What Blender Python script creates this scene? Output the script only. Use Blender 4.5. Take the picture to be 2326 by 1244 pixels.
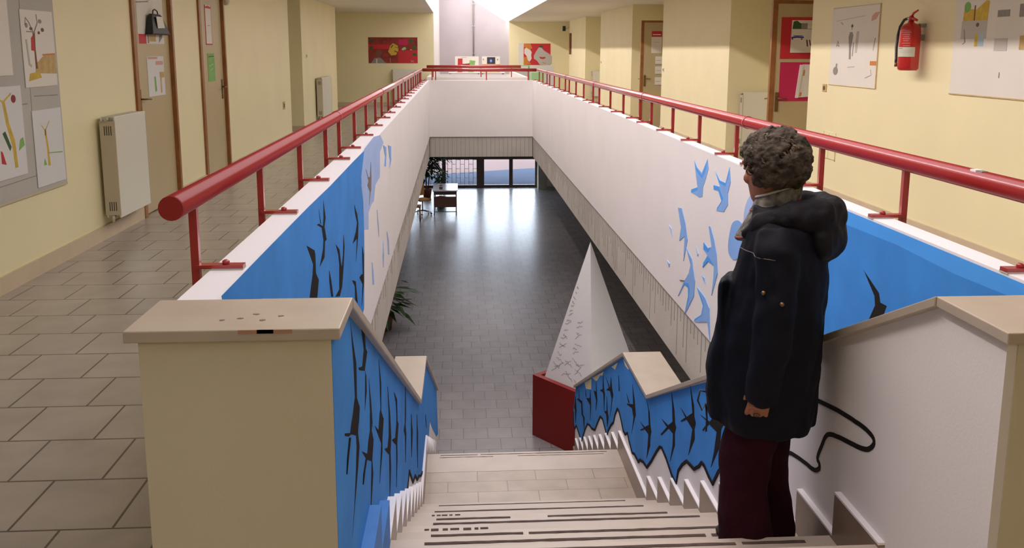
import bpy, bmesh, math, random
from mathutils import Vector, Matrix, noise
# ---------------------------------------------------------------- scene, camera, light, exposure
S = bpy.context.scene
C = S.collection
R = math.radians
for o in list(bpy.data.objects):
    bpy.data.objects.remove(o)
S.view_settings.view_transform = 'Standard'
S.view_settings.look = 'None'
S.view_settings.gamma = 1
S.view_settings.use_curve_mapping = False
S.view_settings.exposure = 0.25
EYE = 1.55                       # camera height above the upper floor
F_PX, CY, PITCH, YAW, ROLL = 2018.487, 460.0, 0.170186, 0.060939, 0.0022213
cam_d = bpy.data.cameras.new('camera')
cam_d.sensor_fit = 'HORIZONTAL'
cam_d.sensor_width = 36.0
cam_d.lens = F_PX * 36.0 / 2326.0
cam_d.shift_y = -(622.0 - CY) / 2326.0
cam_d.clip_end = 500
cam = bpy.data.objects.new('camera', cam_d)
C.objects.link(cam)
cam.matrix_world = (Matrix.Translation((0, 0, EYE)) @ Matrix.Rotation(-YAW, 4, 'Z') @
                    Matrix.Rotation(math.pi/2 - PITCH, 4, 'X') @ Matrix.Rotation(ROLL, 4, 'Z'))
S.camera = cam
# daylight outside the entrance
w = bpy.data.worlds.new('world'); S.world = w; w.use_nodes = True
bg = w.node_tree.nodes['Background']
bg.inputs[0].default_value = (0.80, 0.88, 1.0, 1); bg.inputs[1].default_value = 7.0

def area(name, loc, size, sy, power, col, rot):
    d = bpy.data.lights.new(name, 'AREA'); d.shape = 'RECTANGLE'
    d.size = size; d.size_y = sy; d.energy = power; d.color = col
    o = bpy.data.objects.new(name, d); C.objects.link(o); o.location = loc; o.rotation_euler = rot
    return o
# unseen strip added in the skylight shaft, giving the right wall its light edge
strip = area('added_shaft_strip', (-0.52, 17.0, 3.66), 0.09, 31.0, 640, (1.0, 0.90, 0.90), (0, R(-92), 0))
# fill light added behind the viewer to brighten the stair head
back = area('added_stairhead_fill', (0.6, -1.6, 2.5), 1.2, 1.2, 22, (1.0, 0.86, 0.66), (0, 0, 0))
# fill light added under the right corridor slab to brighten the pyramid's right face
low = area('added_lower_hall_fill', (3.3, 8.2, -0.93), 1.2, 1.2, 45, (1.0, 0.93, 0.85), (0, 0, 0))
SKY_EMIT = 2.05

# ---------------------------------------------------------------- materials
def _mat(name):
    m = bpy.data.materials.new(name); m.use_nodes = True
    nt = m.node_tree; b = nt.nodes['Principled BSDF']
    return m, nt, b
def mat(name, col, rough=0.6, metal=0.0, var=0.0, vscale=3.0, bump=0.0, bscale=60.0, spec=0.5, coat=0.0, sheen=0.0, transmission=0.0):
    m, nt, b = _mat(name)
    b.inputs['Base Color'].default_value = (*col, 1)
    b.inputs['Roughness'].default_value = rough
    b.inputs['Metallic'].default_value = metal
    b.inputs['Specular IOR Level'].default_value = spec
    b.inputs['Coat Weight'].default_value = coat
    b.inputs['Coat Roughness'].default_value = 0.15
    b.inputs['Sheen Weight'].default_value = sheen
    b.inputs['Transmission Weight'].default_value = transmission
    tc = nt.nodes.new('ShaderNodeTexCoord')
    if var > 0:
        n = nt.nodes.new('ShaderNodeTexNoise'); n.inputs['Scale'].default_value = vscale
        n.inputs['Detail'].default_value = 5
        nt.links.new(tc.outputs['Object'], n.inputs['Vector'])
        r = nt.nodes.new('ShaderNodeValToRGB')
        r.color_ramp.elements[0].position = 0.3; r.color_ramp.elements[1].position = 0.7
        r.color_ramp.elements[0].color = (*[c*(1-var) for c in col], 1)
        r.color_ramp.elements[1].color = (*[min(1, c*(1+var)) for c in col], 1)
        nt.links.new(n.outputs['Fac'], r.inputs['Fac'])
        nt.links.new(r.outputs['Color'], b.inputs['Base Color'])
    if bump > 0:
        n2 = nt.nodes.new('ShaderNodeTexNoise'); n2.inputs['Scale'].default_value = bscale
        n2.inputs['Detail'].default_value = 4
        nt.links.new(tc.outputs['Object'], n2.inputs['Vector'])
        bp = nt.nodes.new('ShaderNodeBump'); bp.inputs['Strength'].default_value = bump
        bp.inputs['Distance'].default_value = 0.01
        nt.links.new(n2.outputs['Fac'], bp.inputs['Height'])
        nt.links.new(bp.outputs['Normal'], b.inputs['Normal'])
    return m
def tile_mat(name, c1, c2, mortar, bw, rh, off, msize=0.004, rough=0.25, vein=0.12, bumpy=0.15, coat=0.0):
    m, nt, b = _mat(name)
    tc = nt.nodes.new('ShaderNodeTexCoord'); mp = nt.nodes.new('ShaderNodeMapping')
    mp.inputs['Location'].default_value = (off[0], off[1], 0)
    br = nt.nodes.new('ShaderNodeTexBrick')
    br.inputs['Scale'].default_value = 1.0
    br.inputs['Brick Width'].default_value = bw; br.inputs['Row Height'].default_value = rh
    br.inputs['Mortar Size'].default_value = msize; br.inputs['Mortar Smooth'].default_value = 0.2
    br.inputs['Color1'].default_value = (*c1, 1); br.inputs['Color2'].default_value = (*c2, 1)
    br.inputs['Mortar'].default_value = (*mortar, 1); br.inputs['Bias'].default_value = 0.0
    nt.links.new(tc.outputs['Object'], mp.inputs['Vector']); nt.links.new(mp.outputs['Vector'], br.inputs['Vector'])
    n = nt.nodes.new('ShaderNodeTexNoise'); n.inputs['Scale'].default_value = 5.0; n.inputs['Detail'].default_value = 6
    nt.links.new(tc.outputs['Object'], n.inputs['Vector'])
    mr = nt.nodes.new('ShaderNodeMapRange'); mr.inputs['To Min'].default_value = 1-vein; mr.inputs['To Max'].default_value = 1+vein
    mr.inputs['From Min'].default_value = 0.3; mr.inputs['From Max'].default_value = 0.7
    nt.links.new(n.outputs['Fac'], mr.inputs['Value'])
    mx = nt.nodes.new('ShaderNodeVectorMath'); mx.operation = 'SCALE'
    nt.links.new(br.outputs['Color'], mx.inputs[0]); nt.links.new(mr.outputs['Result'], mx.inputs['Scale'])
    nt.links.new(mx.outputs['Vector'], b.inputs['Base Color'])
    b.inputs['Roughness'].default_value = rough
    b.inputs['Coat Weight'].default_value = coat
    bp = nt.nodes.new('ShaderNodeBump'); bp.inputs['Strength'].default_value = bumpy; bp.inputs['Distance'].default_value = 0.004
    iv = nt.nodes.new('ShaderNodeMath'); iv.operation = 'SUBTRACT'; iv.inputs[0].default_value = 1.0
    nt.links.new(br.outputs['Fac'], iv.inputs[1]); nt.links.new(iv.outputs[0], bp.inputs['Height'])
    nt.links.new(bp.outputs['Normal'], b.inputs['Normal'])
    return m
def emit_mat(name, col, s):
    m = bpy.data.materials.new(name); m.use_nodes = True; nt = m.node_tree
    nt.nodes.remove(nt.nodes['Principled BSDF'])
    e = nt.nodes.new('ShaderNodeEmission'); e.inputs[0].default_value = (*col, 1); e.inputs[1].default_value = s
    nt.links.new(e.outputs[0], nt.nodes['Material Output'].inputs['Surface'])
    return m
def glass_mat(name):
    m = bpy.data.materials.new(name); m.use_nodes = True; nt = m.node_tree
    nt.nodes.remove(nt.nodes['Principled BSDF'])
    t = nt.nodes.new('ShaderNodeBsdfTransparent'); g = nt.nodes.new('ShaderNodeBsdfGlossy')
    g.inputs['Roughness'].default_value = 0.02; t.inputs[0].default_value = (0.93, 0.95, 0.97, 1)
    mx = nt.nodes.new('ShaderNodeMixShader'); mx.inputs[0].default_value = 0.06
    nt.links.new(t.outputs[0], mx.inputs[1]); nt.links.new(g.outputs[0], mx.inputs[2])
    nt.links.new(mx.outputs[0], nt.nodes['Material Output'].inputs['Surface'])
    return m
M = {}
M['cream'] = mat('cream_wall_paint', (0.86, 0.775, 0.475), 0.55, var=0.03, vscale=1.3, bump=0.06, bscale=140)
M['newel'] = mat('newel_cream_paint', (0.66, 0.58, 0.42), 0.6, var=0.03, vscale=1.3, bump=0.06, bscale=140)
M['white'] = mat('white_wall_paint', (0.82, 0.77, 0.75), 0.7, var=0.02, vscale=2.0, bump=0.08, bscale=120)
M['coping'] = mat('white_coping_paint', (0.90, 0.86, 0.88), 0.5, bump=0.08, bscale=80)
M['ceil'] = mat('ceiling_plaster', (0.82, 0.77, 0.66), 0.75, var=0.03, vscale=0.8)
M['plaster_grey'] = mat('raw_plaster', (0.62, 0.58, 0.48), 0.75, var=0.06, vscale=2.0, bump=0.1, bscale=90)
M['concrete'] = mat('concrete_wall', (0.52, 0.465, 0.49), 0.85, var=0.06, vscale=1.2, bump=0.25, bscale=30)
M['fascia'] = mat('ribbed_concrete', (0.52, 0.48, 0.42), 0.8, var=0.10, vscale=1.5, bump=0.2, bscale=50)
M['dirt'] = mat('dirt_streak', (0.33, 0.29, 0.23), 0.9)
M['darkgap'] = mat('dark_gap', (0.05, 0.04, 0.035), 0.9)
M['tile_up'] = tile_mat('upper_floor_tiles', (0.38, 0.335, 0.28), (0.41, 0.36, 0.30), (0.10, 0.075, 0.055), 0.334, 0.3486, (1.644, -3.116+0.3486), 0.005, 0.30, 0.10)
M['tile_low'] = tile_mat('lower_floor_tiles', (0.255, 0.24, 0.245), (0.29, 0.275, 0.28), (0.15, 0.135, 0.13), 0.334, 0.34, (0.125, -11.06+0.34), 0.006, 0.27, 0.08)
M['slab'] = tile_mat('landing_marble_slabs', (0.40, 0.31, 0.23), (0.44, 0.35, 0.27), (0.24, 0.17, 0.12), 0.46, 0.166, (0.1, -6.122+0.166*2), 0.003, 0.3, 0.12)
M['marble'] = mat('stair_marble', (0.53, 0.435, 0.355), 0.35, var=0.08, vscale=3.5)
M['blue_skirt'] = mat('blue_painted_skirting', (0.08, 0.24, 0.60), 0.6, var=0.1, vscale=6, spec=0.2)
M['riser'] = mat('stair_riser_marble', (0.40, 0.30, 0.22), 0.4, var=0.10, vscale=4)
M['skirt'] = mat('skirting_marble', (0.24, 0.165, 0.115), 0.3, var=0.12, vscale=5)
M['cap'] = mat('parapet_cap_stone', (0.47, 0.39, 0.30), 0.42, var=0.07, vscale=6)
M['stain'] = mat('reddish_stone_stain', (0.42, 0.23, 0.15), 0.5)
M['grip'] = mat('antislip_strip', (0.085, 0.055, 0.045), 0.9, var=0.3, vscale=25)
M['red'] = mat('red_gloss_paint', (0.38, 0.022, 0.024), 0.34, coat=0.7)
M['red_end'] = mat('red_tube_end_cap', (0.30, 0.012, 0.012), 0.5)
M['blue'] = mat('mural_blue', (0.052, 0.255, 0.68), 0.7, var=0.10, vscale=4, spec=0.15)
M['blue_mid'] = mat('mural_bright_blue', (0.08, 0.36, 0.90), 0.7, var=0.06, vscale=4, spec=0.15)
M['blue_lt'] = mat('mural_pale_blue', (0.38, 0.50, 0.80), 0.7, var=0.06, vscale=6, spec=0.15)
M['blue_sky'] = mat('mural_light_blue', (0.24, 0.43, 0.80), 0.7, var=0.05, vscale=6, spec=0.15)
M['black'] = mat('mural_black', (0.020, 0.016, 0.015), 0.8, spec=0.08)
M['brown_line'] = mat('mural_brown', (0.20, 0.13, 0.10), 0.6)
M['baseb'] = mat('skirting_board_stone', (0.62, 0.50, 0.34), 0.45, var=0.06, vscale=5)
M['wood'] = mat('brown_door_frame_wood', (0.30, 0.115, 0.03), 0.4, var=0.2, vscale=9)
M['door'] = mat('beige_door_laminate', (0.52, 0.42, 0.235), 0.45, var=0.02)
M['brass'] = mat('bronze_door_handle', (0.20, 0.12, 0.05), 0.35, metal=0.7)
M['enamel'] = mat('radiator_enamel', (0.74, 0.72, 0.60), 0.35)
M['enamel_side'] = mat('radiator_side_enamel', (0.55, 0.49, 0.36), 0.45)
M['slot'] = mat('dark_slot', (0.06, 0.05, 0.04), 0.8)
M['paper'] = mat('white_paper', (0.78, 0.74, 0.66), 0.8, var=0.02)
M['paper_cool'] = mat('cool_white_paper', (0.72, 0.72, 0.70), 0.8, var=0.03)
M['board'] = mat('grey_pinboard_paper', (0.50, 0.48, 0.43), 0.85, var=0.04, vscale=4)
M['p_red'] = mat('red_card', (0.55, 0.02, 0.03), 0.6)
M['p_mag'] = mat('magenta_card', (0.56, 0.015, 0.09), 0.6)
M['p_green'] = mat('green_paper', (0.22, 0.45, 0.12), 0.7, var=0.1, vscale=20)
M['p_dgreen'] = mat('dark_green_paint', (0.04, 0.11, 0.03), 0.7)
M['p_yellow'] = mat('yellow_paint', (0.62, 0.42, 0.05), 0.7, var=0.15, vscale=25)
M['p_ochre'] = mat('ochre_paint', (0.55, 0.38, 0.15), 0.7, var=0.15, vscale=20)
M['p_orange'] = mat('orange_paint', (0.62, 0.22, 0.04), 0.7)
M['p_pink'] = mat('pink_print', (0.66, 0.36, 0.30), 0.7)
M['p_brown'] = mat('brown_paint', (0.20, 0.08, 0.04), 0.7)
M['p_grey'] = mat('grey_print', (0.28, 0.26, 0.23), 0.7, var=0.1, vscale=30)
M['p_ltgrey'] = mat('light_grey_print', (0.52, 0.49, 0.44), 0.7)
M['p_black'] = mat('black_ink', (0.03, 0.028, 0.03), 0.6)
M['p_blue'] = mat('blue_ink', (0.05, 0.06, 0.30), 0.6)
M['p_purple'] = mat('purple_ink', (0.09, 0.03, 0.08), 0.6)
M['p_lgreen'] = mat('pale_green_paint', (0.35, 0.60, 0.30), 0.6)
M['p_lblue'] = mat('pale_blue_paint', (0.42, 0.56, 0.62), 0.7)
M['p_dred'] = mat('dark_red_paint', (0.26, 0.03, 0.02), 0.7, var=0.3, vscale=8)
M['steel'] = mat('chromed_steel', (0.6, 0.6, 0.6), 0.25, metal=1.0)
M['darkmetal'] = mat('dark_bronze_frame', (0.12, 0.085, 0.075), 0.45, metal=0.3)
M['iron'] = mat('iron_bars', (0.20, 0.19, 0.22), 0.6)
M['ext_red'] = mat('extinguisher_red', (0.50, 0.012, 0.012), 0.25, coat=0.4)
M['rubber'] = mat('black_rubber', (0.02, 0.02, 0.02), 0.5)
M['label'] = mat('extinguisher_label', (0.62, 0.62, 0.48), 0.5)
M['plinth_red'] = mat('red_plinth_lacquer', (0.24, 0.006, 0.004), 0.5)
M['pyr'] = mat('white_pyramid_board', (0.86, 0.84, 0.85), 0.6, var=0.02)
M['ink'] = mat('handwriting_ink', (0.22, 0.20, 0.22), 0.7)
M['desk_top'] = mat('desk_top_laminate', (0.70, 0.72, 0.85), 0.15)
M['desk_panel'] = mat('desk_panel_brown', (0.13, 0.06, 0.045), 0.5)
M['leaf'] = mat('dark_leaf', (0.025, 0.065, 0.015), 0.45, var=0.3, vscale=10)
M['pot'] = mat('clay_pot', (0.25, 0.08, 0.05), 0.7)
M['tan'] = mat('tan_chair_upholstery', (0.50, 0.24, 0.06), 0.6)
M['asphalt'] = mat('shaded_blue_grey_paving', (0.055, 0.066, 0.092), 0.9, spec=0.0, var=0.08, vscale=0.6)
M['paving'] = mat('sunlit_pale_paving', (0.140, 0.102, 0.096), 0.9, spec=0.0, var=0.05, vscale=0.5)
M['navy'] = mat('navy_nylon_coat', (0.0025, 0.003, 0.0075), 0.7, var=0.25, vscale=8, bump=0.4, bscale=14, spec=0.2)
M['lining'] = mat('coat_hood_fabric', (0.008, 0.007, 0.010), 0.7, bump=0.4, bscale=30, spec=0.2)
M['burg'] = mat('burgundy_corduroy', (0.030, 0.004, 0.010), 0.9, var=0.25, vscale=6, bump=0.4, bscale=25, spec=0.15)
M['skin'] = mat('skin', (0.36, 0.135, 0.065), 0.5, var=0.06, vscale=12)
M['hair'] = mat('greying_brown_hair', (0.060, 0.043, 0.030), 0.75, var=0.8, vscale=22, bump=0.6, bscale=90, spec=0.3)
M['curl'] = mat('lit_grey_brown_curls', (0.13, 0.098, 0.070), 0.6, var=0.6, vscale=30, spec=0.3)
M['scarf'] = mat('patterned_scarf', (0.14, 0.13, 0.11), 0.85, var=0.95, vscale=38, bump=0.4, bscale=60)
M['scarf_red'] = mat('scarf_red_stripe', (0.25, 0.06, 0.06), 0.85, var=0.5, vscale=30)
M['scarf_edge'] = mat('scarf_pale_edge', (0.55, 0.52, 0.48), 0.85)
M['shoe'] = mat('dark_shoe_leather', (0.05, 0.035, 0.028), 0.5)
M['lip'] = mat('lips', (0.35, 0.10, 0.08), 0.5)
M['eye'] = mat('eyes', (0.7, 0.68, 0.65), 0.2)
M['iris'] = mat('iris', (0.03, 0.02, 0.015), 0.2)
M['glaze'] = emit_mat('skylight_daylight', (1.0, 0.93, 0.93), SKY_EMIT)
M['glass'] = glass_mat('clear_glass')

# ---------------------------------------------------------------- mesh helpers
class MB:
    def __init__(s):
        s.v = []; s.f = []; s.mi = []; s.mats = []; s.sm = []
    def m(s, key):
        if key not in s.mats: s.mats.append(key)
        return s.mats.index(key)
    def add(s, vs, fs, key, smooth=False):
        b = len(s.v); s.v += [tuple(v) for v in vs]; k = s.m(key)
        for f in fs:
            s.f.append([b+i for i in f]); s.mi.append(k); s.sm.append(smooth)
        return s
    def box(s, x0, x1, y0, y1, z0, z1, key):
        vs = [(x, y, z) for x in (x0, x1) for y in (y0, y1) for z in (z0, z1)]
        return s.add(vs, [(0,1,3,2),(4,6,7,5),(0,4,5,1),(2,3,7,6),(0,2,6,4),(1,5,7,3)], key)
    def prism(s, poly, axis, a, b, key):
        """poly of 2-D points in the two remaining axes, extruded from a to b along axis"""
        def P(p, t):
            return {'x': (t, p[0], p[1]), 'y': (p[0], t, p[1]), 'z': (p[0], p[1], t)}[axis]
        n = len(poly)
        vs = [P(p, a) for p in poly] + [P(p, b) for p in poly]
        fs = [tuple(range(n))[::-1], tuple(range(n, 2*n))] + [(i, (i+1) % n, n+(i+1) % n, n+i) for i in range(n)]
        return s.add(vs, fs, key)
    def tube(s, pts, r, key, n=12, smooth=True, caps=True):
        pts = [Vector(p) for p in pts]; rs = r if isinstance(r, (list, tuple)) else [r]*len(pts)
        vs = []; fs = []
        up = None
        for i, p in enumerate(pts):
            t = (pts[min(i+1, len(pts)-1)] - pts[max(i-1, 0)]).normalized()
            if up is None:
                up = Vector((0, 0, 1)) if abs(t.z) < 0.9 else Vector((1, 0, 0))
            a = t.cross(up).normalized(); up = a.cross(t).normalized()
            for k in range(n):
                an = 2*math.pi*k/n
                vs.append(p + (a*math.cos(an) + up*math.sin(an))*rs[i])
        for i in range(len(pts)-1):
            for k in range(n):
                fs.append((i*n+k, i*n+(k+1) % n, (i+1)*n+(k+1) % n, (i+1)*n+k))
        s.add(vs, fs, key, smooth)
        if caps:
            b = len(s.v) - len(vs)
            for fr in (list(range(n))[::-1], list(range(len(vs)-n, len(vs)))):
                s.f.append([b+i for i in fr]); s.mi.append(s.m(key)); s.sm.append(False)
        return s
    def lathe(s, prof, cx, cy, key, n=24, axis='z', smooth=True):
        vs = []; fs = []
        for (r, z) in prof:
            for k in range(n):
                an = 2*math.pi*k/n
                vs.append((cx+r*math.cos(an), cy+r*math.sin(an), z))
        for i in range(len(prof)-1):
            for k in range(n):
                fs.append((i*n+k, i*n+(k+1) % n, (i+1)*n+(k+1) % n, (i+1)*n+k))
        fs.append(tuple(range(n))[::-1]); fs.append(tuple(range(len(vs)-n, len(vs))))
        return s.add(vs, fs, key, smooth)
    def ball(s, c, r, key, n=12, sc=(1, 1, 1), smooth=True):
        vs = []; fs = []
        for i in range(n//2+1):
            th = math.pi*i/(n//2)
            for k in range(n):
                ph = 2*math.pi*k/n
                vs.append((c[0]+r*sc[0]*math.sin(th)*math.cos(ph), c[1]+r*sc[1]*math.sin(th)*math.sin(ph), c[2]+r*sc[2]*math.cos(th)))
        for i in range(n//2):
            for k in range(n):
                fs.append((i*n+k, (i+1)*n+k, (i+1)*n+(k+1) % n, i*n+(k+1) % n))
        return s.add(vs, fs, key, smooth)
    def loft(s, rings, key, smooth=True, caps=True):
        n = len(rings[0]); vs = [p for r in rings for p in r]; fs = []
        for i in range(len(rings)-1):
            for k in range(n):
                fs.append((i*n+k, i*n+(k+1) % n, (i+1)*n+(k+1) % n, (i+1)*n+k))
        if caps:
            fs.append(tuple(range(n))[::-1]); fs.append(tuple(range(len(vs)-n, len(vs))))
        return s.add(vs, fs, key, smooth)
    def build(s, name, parent=None, bevel=0.0):
        me = bpy.data.meshes.new(name)
        me.from_pydata(s.v, [], s.f)
        for k in s.mats: me.materials.append(M[k])
        me.polygons.foreach_set('material_index', s.mi)
        me.polygons.foreach_set('use_smooth', s.sm)
        bm = bmesh.new(); bm.from_mesh(me)
        bmesh.ops.remove_doubles(bm, verts=bm.verts, dist=1e-6)
        bmesh.ops.recalc_face_normals(bm, faces=bm.faces)
        bm.to_mesh(me); bm.free(); me.update()
        o = bpy.data.objects.new(name, me); C.objects.link(o)
        if parent: o.parent = parent
        if bevel:
            md = o.modifiers.new('bevel', 'BEVEL'); md.width = bevel; md.segments = 2; md.limit_method = 'ANGLE'
        return o
def tag(o, label=None, cat=None, group=None, kind=None):
    if label: o['label'] = label
    if cat: o['category'] = cat
    if group: o['group'] = group
    if kind: o['kind'] = kind
    return o
def empty(name, loc=(0, 0, 0), rz=0.0):
    o = bpy.data.objects.new(name, None); C.objects.link(o); o.location = loc; o.rotation_euler = (0, 0, rz)
    o.empty_display_size = 0.1
    return o
def struct(mb, name, label=None, parent=None, bevel=0.0, cat=None):
    o = mb.build(name, parent, bevel)
    if parent is None:
        tag(o, label or name.replace('_', ' '), cat or name.split('_')[0], kind='structure')
    return o
def paint(mb, plane, pos, polys, off=0.0012, sgn=1, step=0.0004):
    """flat painted shapes lying on a wall: plane 'x' (points y,z) or 'y' (points x,z); sgn is the side they face"""
    for i, (key, pts) in enumerate(polys):
        a = pos; b = pos + sgn*(off + step*i)
        mb.prism(pts, plane, a, b, key)
    return mb
def stroke(pts, wd):
    """a closed ribbon polygon around a polyline, wd a number or a list"""
    ws = wd if isinstance(wd, (list, tuple)) else [wd]*len(pts)
    L = []; Rr = []
    for i, p in enumerate(pts):
        a = pts[max(i-1, 0)]; b = pts[min(i+1, len(pts)-1)]
        dx, dy = b[0]-a[0], b[1]-a[1]; l = math.hypot(dx, dy) or 1
        nx, ny = -dy/l*ws[i]/2, dx/l*ws[i]/2
        L.append((p[0]+nx, p[1]+ny)); Rr.append((p[0]-nx, p[1]-ny))
    return L + Rr[::-1]
def ribbon(mb, plane, pos, pts, wd, key, sgn=1, off=0.002):
    L = stroke(pts, wd); n = len(pts)
    for i in range(n-1):
        q = [L[i], L[i+1], L[2*n-2-i], L[2*n-1-i]]
        mb.prism(q, plane, pos, pos+sgn*off, key)

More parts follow.
